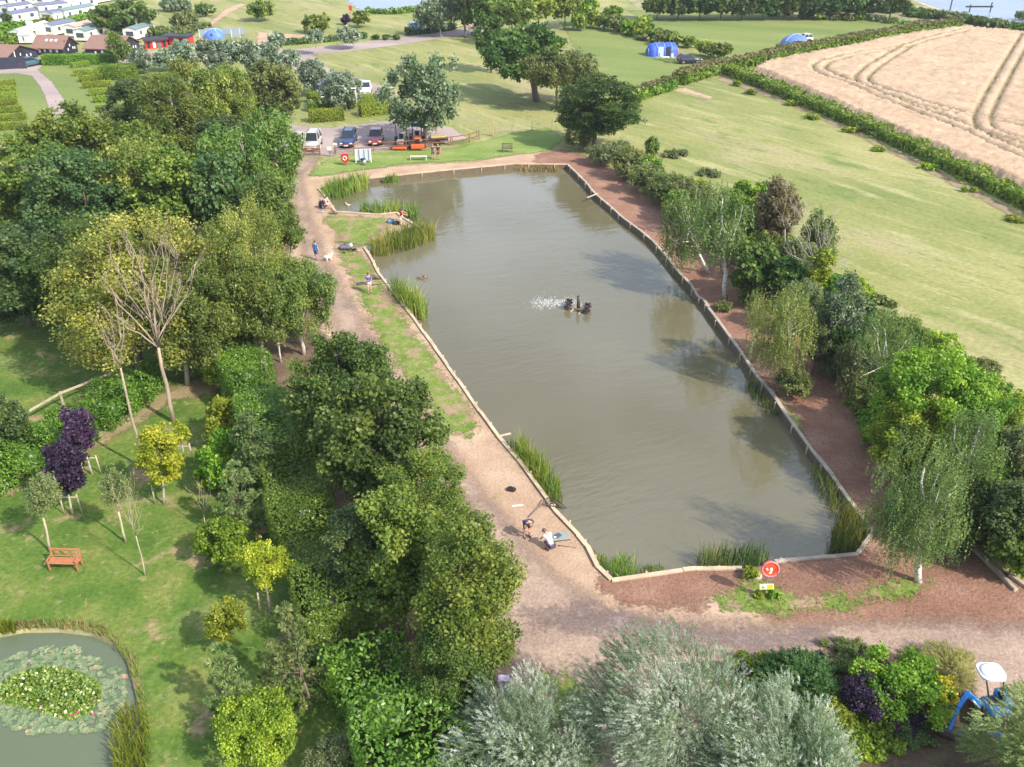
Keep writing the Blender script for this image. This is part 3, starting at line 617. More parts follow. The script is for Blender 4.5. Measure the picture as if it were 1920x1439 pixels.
def T(kind, label, u, vt, vb, w, H=None, base=None, name="broadleaf_tree", cat="tree", group=None, stakes=0, multi=1, tr=None, foot=False):
    """place a tree from its crown box in the photograph (centre column u, rows vt..vb, width w) and either its foot or its height"""
    if base:
        P = G(*base); D = dist((P[0], P[1], 3)); r = w / 2 * D / FPX; H = hgt(P, vt)
        C = G(u, (vt + vb) / 2, H * .6); off = (G(u, base[1])[0] - P[0], 0)
        ph = TH + math.atan(((vt + vb) / 2 - 719.5) / FPX); hh = (vb - vt) / 2 * D / FPX
        a = hh ** 2 - (r * math.sin(ph)) ** 2; rz = math.sqrt(max(a, (r * .45) ** 2)) / math.cos(ph)
        # highest silhouette point of the ellipsoid sits behind its top: lower the crown a little
        H = H - max(0, (hh - rz * math.cos(ph)) / math.cos(ph)) * .9
        rz = min(rz, H * .5); zb = max(0, H - 2 * rz)
        # crown column may differ from the foot's
        Q = G(u, (vt + vb) / 2, H - rz); lean = (max(-2.5, min(2.5, Q[0] - P[0])), 0)
    else:
        zc = H * .6; ph = 0
        for _ in range(5):
            P = G(u, (vt + vb) / 2, zc); D = dist(P); r = w / 2 * D / FPX; ph = TH + math.atan(((vt + vb) / 2 - 719.5) / FPX); hh = (vb - vt) / 2 * D / FPX
            rz = math.sqrt(max(hh ** 2 - (r * math.sin(ph)) ** 2, (r * .5) ** 2)) / math.cos(ph); rz = min(rz, H / 2); zc = H - rz
        zb = max(0, H - 2 * rz); lean = (0, 0)
    if foot: rz, zb = H / 2, 0
    return plant(kind, label, P, r, rz, zb, H, name, cat, group, lean, stakes, multi, tr)
def B_(kind, label, u, vt, vb, w, name="shrub", cat="shrub", group=None, f=1.0):
    """a bush standing on the ground: vb is the row of its foot"""
    P = G(u, vb); D = dist(P); ph = TH + math.atan((vb - 719.5) / FPX); r = w / 2 * D / FPX
    P = G(u, vb - (w / 2) * math.sin(ph) * .85); H = max(.35, hgt(P, vt) - r * .35 * math.tan(ph) * f); D = dist(P); r = w / 2 * D / FPX
    return plant(kind, label, P, r, H / 2, 0, H, name, cat, group)

def bare(label, base, fork, tips, r0=.16, group=None, mat=m_bark2, twig=2, cat="tree", name="bare_tree"):
    """leafless tree: trunk up to the fork, limbs to the given tips (pixels, all in the plane of the foot), then twigs"""
    P = G(*base); o = thing(name, label, cat, (P.x, P.y, 0), 0, group)
    def at(u, v):
        z = hgt(P, v); q = G(u, v, z); return Vector((q.x - P.x, random.uniform(-.6, .6), z))
    f = at(*fork); f.y = 0; mb = MB(); limb(mb, (0, 0, -.05), f, r0 * .8, r0 * .42, .03, 8, 4); mb.build("trunk", mat, o)
    br = MB(); ns = max(8, len(tips))
    def rec(a, b, ra, lv):
        limb(br, a, b, ra, ra * .22, .10, 5 if lv else 4, 5); L_ = (b - a).length
        if lv <= 0: return
        for _ in range(5):
            t = random.uniform(.25, .95); s = a.lerp(b, t); d = (b - a).normalized() + Vector((random.uniform(-.7, .7), random.uniform(-.7, .7), random.uniform(-.1, .55)))
            rec(s, s + d.normalized() * L_ * random.uniform(.2, .42), ra * .38, lv - 1)
    for tp in tips:
        e = at(*tp); e.y = random.uniform(-1, 1) * .22 * e.z * .4; rec(f, e, r0 * .26, twig)
    br.build("branches", mat, o); return o

def hedge(label, px, h, w, kind='bright', rag=.25, ls=None, name="hedge", cat="hedge", group=None, top=None):
    """a hedge along ground pixels"""
    pts = W2(px); o_ = pts[0]; D = dist((pts[:, 0].mean(), pts[:, 1].mean(), 1)); s = ls or max(.14, D * .0028); asp = K[kind][2]
    C = []; Nn = []; cr = MB(); off = rng.uniform(0, 50)
    for a, b in zip(pts[:-1], pts[1:]):
        L_ = np.linalg.norm(b - a); d = (b - a) / L_; nr = np.array([-d[1], d[0]]); n = int(L_ * (2 * h + w) / (s * s * asp * .5) * 1.25); n = min(n, 60000)
        t = rng.random(n) * (L_ + w * .5) - w * .25; q = rng.random(n) * (2 * h + w); side = np.where(q < h, -1, np.where(q > h + w, 1, 0))
        lat = np.where(side == 0, q - h - w / 2, side * w / 2); z = np.where(side == 0, h, np.where(side < 0, q, 2 * h + w - q))
        xy = a + d * t[:, None]; wob = 1 + rag * (np.sin(xy[:, 0] * 1.1 + off) * np.sin(xy[:, 1] * .9 + off) + .6 * np.sin(xy[:, 0] * 2.7 + xy[:, 1] * 2.3 + off))
        jit = rng.normal(size=n) * rag * .35
        P = np.column_stack([xy + nr * (lat * wob + side * jit)[:, None], np.maximum(.03, z * wob + (side == 0) * jit)])
        P -= np.array([o_[0], o_[1], 0]); C.append(P); Nn.append(np.column_stack([nr[0] * side, nr[1] * side, (side == 0) * 1.0]))
        for (e, sg, on) in ((a, -1, a is pts[0] or np.allclose(a, pts[0])), (b, 1, np.allclose(b, pts[-1]))):
            if not on: continue
            ne = int(w * h / (s * s * asp * .5) * 2.2); le = (rng.random(ne) - .5) * w * .95; ze = rng.random(ne) * h
            xe = e + d * (sg * (w * .22 + rng.normal(size=(ne, 1)) * rag * .3)) + nr * le[:, None]
            C.append(np.column_stack([xe - o_, ze])); Nn.append(np.column_stack([np.full(ne, d[0] * sg), np.full(ne, d[1] * sg), np.full(ne, .2)]))
        m = (a + b) / 2 - o_; kc = 1 - rag * 1.5; cr.box((m[0], m[1], h * .46 * kc), (L_ + w * (.2 if rag < .06 else -.25), w * .86 * kc, h * .92 * kc), (0, 0, math.atan2(d[1], d[0])))
    C = np.vstack(C); Nn = np.vstack(Nn); n = len(C)
    N_ = unit(Nn * .7 + np.array([0, 0, .3]) + rng.normal(size=(n, 3)) * .55); U = rng.normal(size=(n, 3))
    t = .42 + .2 * np.sin(C[:, 0] * 1.3 + off) * np.sin(C[:, 1] * 1.7) + rng.normal(size=n) * .2
    V, F, T_ = leaves(C, N_, U, rng.uniform(.7, 1.3, n) * s, asp, t)
    F = np.vstack([F, np.array([f for f in cr.f]) + len(V)]); V = np.vstack([V, np.array([tuple(v) for v in cr.v])])
    T_ = np.concatenate([np.clip(T_, 0, 1), np.zeros(len(cr.f))])
    o = link(name, np_mesh(name, V, F, T_), K[kind][1], None, (o_[0], o_[1], 0)); tag(o, label, cat, group)
    if top:
        c = C[C[:, 2] > h * .82]; k = rng.random(len(c)) < .9; c = c[k] + np.array([0, 0, .10]); n = len(c)
        V, F, T_ = leaves(c, unit(rng.normal(size=(n, 3)) * .6 + np.array([0, 0, 1])), rng.normal(size=(n, 3)), rng.uniform(.7, 1.3, n) * s * 1.1, .6, np.clip(rng.normal(size=n) * .25 + .5, 0, 1))
        link("trimmed_top", np_mesh("trimmed_top", V, F, T_), K[top][1], o)
    return o
def block(label, a, b, h, w, group, kind='leafy'):
    return hedge(label, [a, b], h, w, kind, .03, ls=.17, name="clipped_hedge", cat="hedge", group=group)

m_reed = leaf_mat("green_reed_blades", (.060, .115, .024), (.120, .195, .045), (.28, .30, .12), .3); m_reedD = leaf_mat("dark_reed_blades", (.030, .068, .022), (.065, .120, .038), (.20, .19, .085), .3)
m_reedB = leaf_mat("fresh_reed_blades", (.050, .115, .018), (.100, .185, .032), (.21, .28, .08), .3)
m_tan = leaf_mat("dry_ochre_grass_blades", (.19, .165, .055), (.33, .25, .105), (.46, .35, .18), .3, k=(1.0, 1.0, 1.05))
m_flag = leaf_mat("tall_yellow_green_blades", (.070, .110, .010), (.19, .24, .018), (.34, .34, .045), .35, k=(1.0, 1.0, 1.0))
def reeds(label, px, h, mat, dens=1.0, z=WZ, name="reed_clump", cat="reeds", bl=1.0, spread=.25, world=None, heads=.06):
    spread *= 1.35
    poly = W2(px) if world is None else world; c = poly.mean(0); lo = poly.min(0); hi = poly.max(0)
    D = dist((c[0], c[1], 0)); h *= .9; dens *= 1.4; bw = max(.022, D * .00075) * bl
    A = abs(np.dot(poly[:, 0], np.roll(poly[:, 1], 1)) - np.dot(poly[:, 1], np.roll(poly[:, 0], 1))) / 2
    n = int(np.clip(A * dens * 2.1 / bw, 120, 14000)); P = rng.uniform(lo, hi, (n * 4, 2)); s = sdist(P, poly); k = s > 0; P = P[k][:n]; s = s[k][:n]; n = len(P)
    hh = h * rng.uniform(.55, 1.1, n) * np.clip(.6 + s * .8, .6, 1) * (1 + .15 * np.sin(P[:, 0] * 2.2) * np.sin(P[:, 1] * 1.9))
    ang = rng.uniform(0, 6.28, n); tilt = np.abs(rng.normal(size=n)) * spread; dx = np.column_stack([np.cos(ang), np.sin(ang)]) * (tilt * hh)[:, None]
    wa = rng.uniform(0, 3.14, n); wv = np.column_stack([np.cos(wa), np.sin(wa), np.zeros(n)]) * bw / 2
    b0 = np.column_stack([P - c, np.full(n, z)]); mid = b0 + np.column_stack([dx * .35, hh * .6]); tip = b0 + np.column_stack([dx, hh])
    V = np.stack([b0 - wv, b0 + wv, mid + wv, mid - wv, mid - wv, mid + wv, tip + wv * .25, tip - wv * .25], 1).reshape(-1, 3)
    F = np.arange(len(V)).reshape(-1, 4); t = np.repeat(np.clip(rng.normal(size=n) * .22 + .42 + .2 * np.sin(P[:, 0] * 1.5), 0, 1), 2)
    me = np_mesh(name, V, F, t); o = link(name, me, mat, None, (c[0], c[1], 0)); tag(o, label, cat); return o

# ------------------------------------------------------------ the wood on the left
GW_ = "trees of the wood west of the pond"
T('lime', "big yellow-green lime tree at the southern edge of the wood, behind the bare tree", 262, 345, 700, 335, base=(265, 708), group=GW_, tr=.3)
T('ash', "blue-green round tree with short pale trunk at the lawn corner right of the bare tree", 360, 455, 712, 165, base=(352, 722), group=GW_, tr=.16)
for (k, l, u, vt, vb, w, H) in [
 ('bluegreen', "dark tree standing alone above the paddock at the far left edge", 30, 425, 600, 190, 8),
 ('oak', "dark shaded tree between the paddock and the lime tree", 190, 400, 600, 200, 10),
 ('sycamore', "mid green tree at the left edge beside the white pool of the wood", 50, 262, 470, 200, 11),
 ('sycamore', "bright rounded tree directly below the caravan road end", 125, 198, 350, 150, 11),
 ('bluegreen', "bluish dark tree in the middle of the wood left of the lime tree", 160, 285, 480, 190, 11),
 ('poplar', "light yellow-green tree with a pale leaning stem behind the lime tree", 250, 262, 400, 160, 11),
 ('brownbush', "brown-topped tree in the wood below the clipped hedges", 205, 215, 330, 110, 9),
 ('bluegreen', "blue-green tree beside the last clipped hedge of the camping lawn", 265, 148, 280, 130, 11),
 ('ash', "feathery green tree left of the pale stemmed poplars", 330, 150, 330, 130, 12),
 ('sycamore', "green tree in the centre of the wood above the lime tree", 330, 275, 450, 170, 11),
 ('oak', "shaded dark tree in the hollow above the lime tree", 225, 345, 470, 130, 8),
 ('ash', "large soft ash at the eastern edge of the wood opposite the parked silver car", 462, 210, 420, 175, 12),
 ('ash', "ash tree overhanging the track opposite the seated angler", 508, 315, 480, 110, 10),
 ('bluegreen', "bluish ash in the wood between the two soft ash trees", 405, 280, 470, 150, 11),
 ('poplar', "pale wispy tree above the narrow bare stem at the wood's eastern side", 450, 372, 600, 190, 11),
 ('ash', "willow-like green tree at the track edge below the man in blue", 555, 475, 640, 150, 7.5),
 ('ash', "dull green tree just left of the willow-like tree by the track", 480, 480, 680, 120, 8.5),
 ('oak', "very dark tree in the shade left of the narrow bare stem", 425, 520, 680, 110, 7),
 ('sycamore', "small bright tree between the lime and the pale wispy tree", 405, 480, 620, 100, 8),
 ('oak', "dark tree at the left edge above the paddock shade", 100, 455, 560, 130, 7),
 ('ash', "small green tree at the wood corner beside the car park gate", 540, 385, 470, 60, 6),
 ('sycamore', "green tree in the wood's northern row above the centre tree", 265, 225, 340, 130, 10),
 ('bluegreen', "bluish tree in the wood's northern row beside the olive tree", 420, 215, 330, 120, 10),
]: T(k, l, u, vt, vb, w, H, group=GW_)
for (k, l, u, vt, vb, w, H) in [
 ('poplar', "leftmost of the upright pale poplars behind the wood", 345, 95, 240, 70, 13),
 ('poplar', "second upright pale poplar behind the wood, a little right of the leftmost", 395, 110, 260, 75, 13),
 ('poplar', "upright poplar with bare pale stems left of the olive tree", 440, 120, 270, 80, 12),
 ('brownbush', "wide olive-brown tree overhanging the car park's west end", 512, 112, 235, 120, 11),
]: T(k, l, u, vt, vb, w, H, group="upright trees behind the wood", multi=3)

# silver poplars between the caravans and the car park
SG = "silver-leaved poplars along the camp road"
for (u, vt, vb, w, bs, l) in [
 (271, 88, 130, 38, (274, 139), "leftmost silver poplar with a short orange-brown stem beside the barn"),
 (308, 90, 133, 36, (312, 134), "second silver poplar from the barn, standing on shaded grass"),
 (345, 75, 120, 44, None, "silver poplar in front of the small blue tent's left end"), (385, 72, 118, 46, None, "silver poplar just below the small blue tent"),
 (425, 72, 122, 46, None, "silver poplar right of the small blue tent"), (462, 76, 126, 48, None, "silver poplar in the middle of the long silver row"),
 (500, 82, 130, 50, None, "silver poplar at the right of the long silver row's middle"), (540, 92, 130, 40, None, "silver poplar ending the long row near the access road"),
 (518, 58, 90, 34, None, "small silver poplar behind the long row, nearest the far path"), (405, 95, 140, 44, None, "silver poplar at the front of the row among the pale poplars"),
 (480, 100, 140, 44, None, "silver poplar at the front of the row beside the olive tree"),
 (587, 104, 165, 60, (590, 180), "silver poplar leaning over the blue and white campervan"),
 (645, 124, 195, 76, (651, 208), "largest silver poplar on the hedged lawn beside the lamp post"),
 (592, 52, 80, 34, (594, 103), "slim silver poplar on the grass below the access road bend"),
 (657, 48, 78, 46, (665, 93), "spreading silver poplar beside the access road"),
]: T('silver', l, u, vt, vb, w, H=7.5, base=bs, group=SG)
T('wpoplar', "tall grey-green poplar standing between the car park and the mown slope", 797, 95, 262, 128, base=(800, 270), group="tall poplars", tr=.3)
T('wpoplar', "tall grey-green poplar beside the far lake and the access road", 822, -8, 52, 80, base=(828, 70), group="tall poplars")
T('oak', "spreading oak on a pale trunk right of the mown slope", 985, 28, 150, 180, base=(1007, 190), tr=.45)
T('brownbush', "olive-brown round tree leaning over the dark evergreen", 1045, 92, 170, 150, H=8)
T('evergreen', "big dark green layered tree at the pond's north-east corner", 1115, 128, 290, 178, base=(1115, 282), tr=.3)
T('sycamore', "bright small tree at the hedge end behind the dark layered tree", 1180, 150, 215, 60, H=4)
for (k, l, u, vt, vb, w, H) in [
 ('oak', "dark oak at the top edge of the picture right of the far poplar", 895, -20, 55, 90, 9), ('sycamore', "bright leafy tree at the top edge above the spreading oak", 960, -10, 50, 90, 9),
 ('bluegreen', "bluish tree at the top edge between the poplar and the oaks", 870, -30, 30, 60, 10), ('leafy', "light green tree at the top edge where the camping field begins", 1010, -10, 36, 70, 8),
 ('sycamore', "bushy green tree at the top end of the camping field hedge", 1060, -12, 34, 60, 7), ('bright', "bright green tree at the corner of the camping field hedge", 1095, -8, 34, 56, 6),
 ('oak', "dark oak hanging over the mown slope on the left of the spreading oak", 920, 30, 110, 70, 9)]:
    T(k, l, u, vt, vb, w, H, group="trees along the top of the picture")
T('oak', "large dark oak behind the black barns", 228, -6, 52, 105, base=(252, 68), tr=.35)
T('ash', "narrow upright tree in front of the black barns", 224, 55, 122, 42, base=(232, 124))
T('lime', "small yellow-green tree among the static caravans", 90, 28, 56, 34, base=(92, 58))
T('bluegreen', "small dark tree between caravans at the left edge", 14, 20, 48, 22, base=(16, 50))
T('sycamore', "lone round tree on the far mown field", 494, -4, 30, 50, base=(498, 40))
T('sycamore', "spreading tree behind the slim silver poplar on the mown field", 598, 26, 58, 54, base=(598, 62))
T('purple', "small purple-leaved tree near the far lake", 649, 27, 46, 18, base=(649, 47))
T('sycamore', "small green tree beside the purple one near the far lake", 678, 20, 46, 32, base=(678, 52))
for (k, l, u, vt, vb, w) in [('wpoplar', "silvery bush at the top edge above the far path", 335, -6, 24, 60), ('brownbush', "brown and green bush beside the start of the far path", 350, 20, 58, 50),
 ('oak', "dark bush at the turn of the far path", 385, 4, 34, 34), ('brownbush', "hazy green bush behind the red and black stalls", 300, 48, 74, 40)]:
    B_(k, l, u, vt, vb, w, name="shrub", group="bushes beside the far path")

# ------------------------------------------------------------ belt between the garden and the track
GB = "trees of the belt between garden and track"
for (k, l, u, vt, vb, w, H) in [
 ('oak', "dark oak at the top of the belt, overhanging the narrow track", 640, 605, 850, 190, 8.5),
 ('oak', "largest dark oak in the middle of the belt", 715, 690, 960, 250, 9),
 ('oak', "dark oak crown behind the bright laurel hedge", 612, 660, 900, 140, 7.5),
 ('bluegreen', "shaded bluish tree beside the upper laurel hedge", 480, 770, 950, 90, 6),
 ('sycamore', "light green tree whose top touches the track beside the spit of dark oak", 790, 830, 1090, 200, 8),
 ('sycamore', "big light green sycamore in the front of the belt reaching over the sandy bank", 870, 930, 1350, 270, 9.5),
 ('sycamore', "wide light green tree at the centre of the belt's southern half", 748, 870, 1230, 195, 9),
 ('oak', "dark lower tree under the big sycamore beside the lower laurel hedge", 850, 1140, 1390, 150, 6),
 ('bluegreen', "dark tree in the gap between laurel hedge and the belt's centre", 680, 940, 1180, 120, 6.5),
]: T(k, l, u, vt, vb, w, H, group=GB)
LG = "laurel hedges"
hedge("upper bright laurel hedge running down beside the dark oaks", [(400, 675), (440, 705), (475, 760), (510, 850), (525, 920)], 3.0, 2.8, 'laurel', .16, group=LG)
hedge("middle bright laurel hedge between the young pine and the big sycamore", [(545, 940), (575, 1030), (610, 1130), (640, 1210)], 3.0, 3.0, 'laurel', .14, group=LG)
hedge("broad bright laurel hedge at the bottom edge of the picture", [(700, 1310), (755, 1420), (840, 1580)], 2.6, 3.2, 'laurel', .2, ls=.2, group=LG)
hedge("laurel hedge along the rail fence at the bottom left of the lime tree", [(285, 735), (230, 770), (195, 800)], 1.9, 2.0, 'laurel', .2, group=LG)
hedge("laurel hedge running off the left edge beside the purple maples", [(150, 825), (90, 860), (30, 895), (-60, 945)], 1.9, 2.4, 'laurel', .2, group=LG)
for (k, l, u, vt, vb, w, nm) in [
 ('bluegreen', "dark shrub at the left edge above the laurel hedge", 10, 715, 900, 110, 'tree'), ('bright', "dark leafy shrub between laurel hedge and fence rail", 115, 765, 850, 90, 0),
 ('leafy', "yellow-green shrub at the head of the upper laurel hedge", 415, 650, 745, 60, 0), ('leafy', "tall yellow-tipped shrub on the lawn side of the upper laurel", 425, 735, 850, 80, 0),
 ('bright', "green shrub on the lawn beside the shaded bluish tree", 430, 800, 945, 90, 0), ('bright', "low dark green shrub left of the young pine", 395, 870, 935, 60, 0),
 ('bright', "round green shrub below the upper young pine", 425, 962, 1080, 92, 0), ('leafy', "bright yellow-green shrub at the bottom edge left of the broad laurel hedge", 492, 1288, 1470, 150, 0),
 ('greybush', "dull grey-green shrub at the bottom edge beside the broad laurel hedge", 628, 1375, 1490, 110, 0), ('oak', "dark shrub filling the gap in front of the middle laurel hedge", 615, 1190, 1290, 80, 0),
 ('yellowflower', "yellowish shrub squeezed between the big sycamore and the silver willow", 895, 1290, 1410, 60, 0)]:
    B_(k, l, u, vt, vb, w, group="shrubs in the garden")
T('pine', "young pine between the lawn and the upper laurel hedge", 452, 862, 990, 96, base=(452, 1010), name="pine_tree", group="young pines")
T('pine', "young pale pine above the bottom yellow-green shrub", 430, 1200, 1345, 90, base=(432, 1350), name="pine_tree", group="young pines")
T('pine', "thin open pine in the shade beside the lower laurel hedge", 552, 1125, 1310, 125, base=(585, 1320), name="pine_tree", group="young pines")
T('gold', "golden-leaved young tree on the lawn with a single stake", 308, 782, 905, 88, base=(307, 945), stakes=1, group="golden young trees")
T('gold', "small green-gold tree tied between two stakes behind the golden one", 340, 784, 835, 34, base=(347, 868), stakes=2, group="golden young trees")
T('gold', "yellow-green young tree in the shade below the round green shrub", 494, 992, 1105, 100, base=(507, 1150), stakes=1, group="golden young trees")
T('leafy', "small light green tree around a pale pole in the shaded lawn", 420, 1120, 1200, 78, base=(428, 1222), stakes=1, group="golden young trees")
T('purple', "upper purple maple beside the laurel hedge", 150, 752, 850, 62, base=(173, 890), stakes=2, group="purple maples")
T('purple', "lower purple maple with a white stem between two stakes", 124, 818, 922, 74, base=(137, 965), stakes=2, group="purple maples")
T('wispy', "thin grey-green sapling beside the garden bench", 85, 880, 968, 66, base=(94, 1035), group="thin saplings")
T('wispy', "faint feathery sapling in the middle of the lawn", 216, 866, 958, 58, base=(236, 1016), group="thin saplings")
bare("tall forked bare tree with a pinkish trunk in front of the lime tree", (326, 792), (297, 652), [(180, 520), (205, 500), (240, 440), (262, 455), (285, 450), (300, 445), (325, 470), (345, 460), (360, 500), (340, 540), (215, 580), (255, 500)], .20, "bare trees")
bare("slim bare tree leaning left of the forked bare tree", (275, 882), (226, 690), [(190, 600), (205, 560), (218, 545), (232, 560), (175, 585), (245, 610)], .12, "bare trees")
bare("lower bare sapling leaning on the lawn near the garden bench", (272, 1080), (255, 1005), [(225, 925), (235, 905), (245, 920), (262, 960), (270, 985), (232, 950), (250, 900)], .05, "bare saplings", m_stake)
bare("bare upright sapling beside the round green shrub", (385, 995), (382, 965), [(358, 915), (370, 905), (378, 900), (388, 905), (398, 925), (400, 940)], .05, "bare saplings", m_stake)
bare("narrow bare stem rising out of the wood's eastern side", (485, 615), (477, 555), [(470, 470), (480, 465), (495, 500), (462, 520)], .10, "bare trees")
bare("white-barked thin bare tree above the upper laurel hedge", (527, 680), (516, 600), [(508, 560), (545, 580), (520, 570), (535, 625)], .09, "bare trees", m_birch)
bare("pale dead stems standing up among the upright poplars", (455, 260), (452, 225), [(430, 160), (440, 155), (452, 150), (465, 165), (475, 175)], .12, "bare trees", m_silverbark)

# ------------------------------------------------------------ east bank
EB = "trees of the eastern bank"
sc = [
 ('brownbush', 1085, 225, 290, 60), ('greybush', 1135, 262, 318, 70), ('brownbush', 1175, 270, 345, 74), ('brownbush', 1215, 300, 372, 80), ('greybush', 1190, 300, 345, 60), ('brownbush', 1250, 322, 400, 86), ('greybush', 1295, 335, 420, 80),
 ('bright', 1275, 350, 430, 70), ('greybush', 1160, 262, 300, 50)]
nm_ = ["brown-topped scrub bush under the dark layered tree", "grey-green scrub bush by the start of the eastern bank", "brownish scrub bush third along the eastern bank", "wide brown-tipped scrub bush beside the small upright shrub",
       "low grey-green scrub bush facing the north-east water", "brown-tipped scrub bush just before the drooping birches", "grey-green scrub bush behind the first drooping birch", "green scrub bush at the foot of the first drooping birch", "small grey-green scrub bush on the field side"]
for (k, u, vt, vb, w), l in zip(sc, nm_): B_(k, l, u, vt, vb, w, group="scrub bushes of the eastern bank")
B_('ash', "small upright shrub at the edge of the big field", 1222, 254, 300, 30, group="small field shrubs")
B_('greybush', "low wide shrub on the big field beside the upright one", 1264, 281, 298, 48, group="small field shrubs")
B_('greybush', "low shrub on the big field above the bushy trees", 1330, 317, 334, 42, group="small field shrubs")
B_('brownbush', "low green bush on the big field right of the tall poplar", 1652, 558, 580, 56, group="small field shrubs")
T('birch', "first drooping birch hanging over the eastern edging", 1278, 345, 520, 92, base=(1328, 512), group="drooping birches")
T('birch', "drooping birch with a curved white trunk on the red soil", 1345, 332, 490, 100, base=(1360, 560), group="drooping birches")
T('ybirch', "yellowing birch with a white trunk in the middle of the eastern bank", 1462, 512, 712, 120, base=(1480, 722), group="drooping birches")
T('ybirch', "leaning yellow-green birch bough left of the white trunk", 1420, 540, 620, 50, H=5.5, group="drooping birches")
T('birch', "large weeping birch at the near corner of the eastern bank", 1697, 795, 1075, 184, base=(1722, 1092), group="drooping birches", tr=.17)
T('birch', "drooping birch with a thin white trunk behind the large weeping birch", 1820, 760, 950, 120, H=7.5, group="drooping birches")
T('birch', "birch with a forked white trunk beside the big bright bush", 1650, 598, 760, 130, base=(1662, 752), group="drooping birches", tr=.16)
T('rusttop', "rusty brown airy tree behind the curved white trunk", 1455, 335, 470, 92, H=8, name="dying_tree", multi=2)
for (k, l, u, vt, vb, w, H) in [
 ('bright', "bright bushy tree behind the drooping birches", 1412, 340, 440, 84, 6), ('oak', "dark green tree under the rusty brown tree", 1420, 440, 570, 110, 5.5), ('evergreen', "dark layered tree behind the yellowing birch", 1482, 470, 560, 90, 5),
 ('leafy', "ivy-covered stump tree below the bare grey tree", 1540, 455, 560, 50, 6.5), ('wpoplar', "upright silvery green poplar right of the yellowing birch", 1578, 515, 660, 78, 7.5), ('bluegreen', "bluish tree on the field side of the upright poplar", 1612, 545, 640, 52, 6),
 ('greybush', "grey-green shrub tree between birch and upright poplar", 1535, 590, 690, 70, 4.5), ('ash', "feathery shrub tree behind the forked birch", 1690, 590, 690, 90, 5),
 ('bright', "largest bright green tree of the eastern bank", 1775, 655, 850, 220, 7.5), ('leafy', "yellow-green tree at the foot of the big bright one", 1715, 745, 900, 150, 5.5), ('bright', "bright green tree at the field edge near the right border", 1855, 705, 860, 110, 6),
 ('greybush', "dull green tree at the right border behind the weeping birches", 1895, 790, 960, 100, 5.5), ('bluegreen', "dark green tree at the right border above the sleepers", 1893, 870, 1085, 130, 5.5), ('brownbush', "hazy brown-green tree between the weeping birch and the border", 1845, 880, 1030, 90, 4.5),
 ('oak', "low dark tree in the shade behind the big weeping birch", 1800, 920, 1050, 90, 3.5), ('greybush', "shrub tree behind the forked birch's foot", 1600, 640, 760, 80, 4)]:
    T(k, l, u, vt, vb, w, H, group=EB)
for (k, l, u, vt, vb, w, H) in [('bright', "soft green tree on the field side of the curved white birch", 1385, 345, 450, 70, 5.5), ('greybush', "grey-green tree filling the gap above the yellowing birch", 1505, 520, 620, 80, 4.5), ('oak', "dark tree between the upright poplar and the forked birch", 1590, 600, 700, 80, 4.5),
 ('birch', "feathery drooping tree left of the rusty brown tree", 1310, 335, 440, 80, 5.5), ('brownbush', "brown-green tree on the field side of the bare grey tree", 1540, 400, 500, 80, 5), ('leafy', "yellow-green tree on the pond side of the largest bright one", 1740, 790, 900, 110, 4.5), ('bright', "green tree below the largest bright one near the right border", 1840, 800, 930, 110, 5),
 ('sycamore', "low green tree at the right border beside the long sleeper", 1910, 960, 1090, 100, 3.5)]:
    T(k, l, u, vt, vb, w, H, group=EB)
bare("bare grey tree with spreading twigs above the ivy-covered stump", (1545, 600), (1530, 505), [(1470, 470), (1480, 420), (1500, 400), (1530, 385), (1560, 400), (1580, 440), (1600, 470), (1570, 420), (1515, 395), (1590, 500)], .13, "bare trees", m_silverbark, 3)
bare("thin bare sapling standing up through the rusty brown tree", (1470, 545), (1472, 430), [(1450, 380), (1475, 330), (1490, 375), (1500, 400)], .07, "bare trees", m_silverbark, 2)
for (k, l, u, vt, vb, w) in [('brownbush', "tufted bush round the foot of the yellowing birch", 1485, 690, 760, 60), ('bright', "low green bush along the soil below the forked birch", 1640, 770, 850, 90), ('bright', "small bush at the foot of the bank's largest tree", 1690, 850, 920, 70),
 ('greybush', "low bush behind the large weeping birch on its field side", 1770, 1000, 1060, 60), ('brownbush', "small weedy tuft by the curved birch trunk", 1355, 565, 590, 36), ('greybush', "low bush under the upright poplar", 1560, 650, 720, 60), ('brownbush', "small weedy bush by the bank's dark tree", 1400, 530, 580, 40)]:
    B_(k, l, u, vt, vb, w, group="low bushes of the eastern bank")

on20 = ["first", "second", "third", "fourth", "fifth", "sixth", "seventh", "eighth", "ninth", "tenth", "eleventh", "twelfth", "thirteenth", "fourteenth", "fifteenth", "sixteenth", "seventeenth", "eighteenth", "nineteenth", "twentieth"]
bl_ = [(1205, 335), (1245, 372), (1285, 405), (1330, 425), (1375, 445), (1412, 490), (1450, 535), (1490, 580), (1525, 630), (1560, 680), (1600, 715), (1640, 790), (1680, 860), (1740, 880), (1800, 900), (1850, 950), (1870, 1000), (1905, 1040)]
for i, (u, v) in enumerate(bl_):
    kk = ('bright', 'oak', 'brownbush', 'greybush', 'leafy', 'ash')[(i * 5) % 6]
    B_(kk, ("green", "dark", "olive", "grey-green", "yellow-green", "feathery")[(i * 5) % 6] + " undergrowth bush, " + on20[i] + " from the far end along the foot of the eastern belt", u, v - 50 - i * 1.5, v + 12 + i * .8, 78 + i * 2.6, group="undergrowth of the eastern belt")
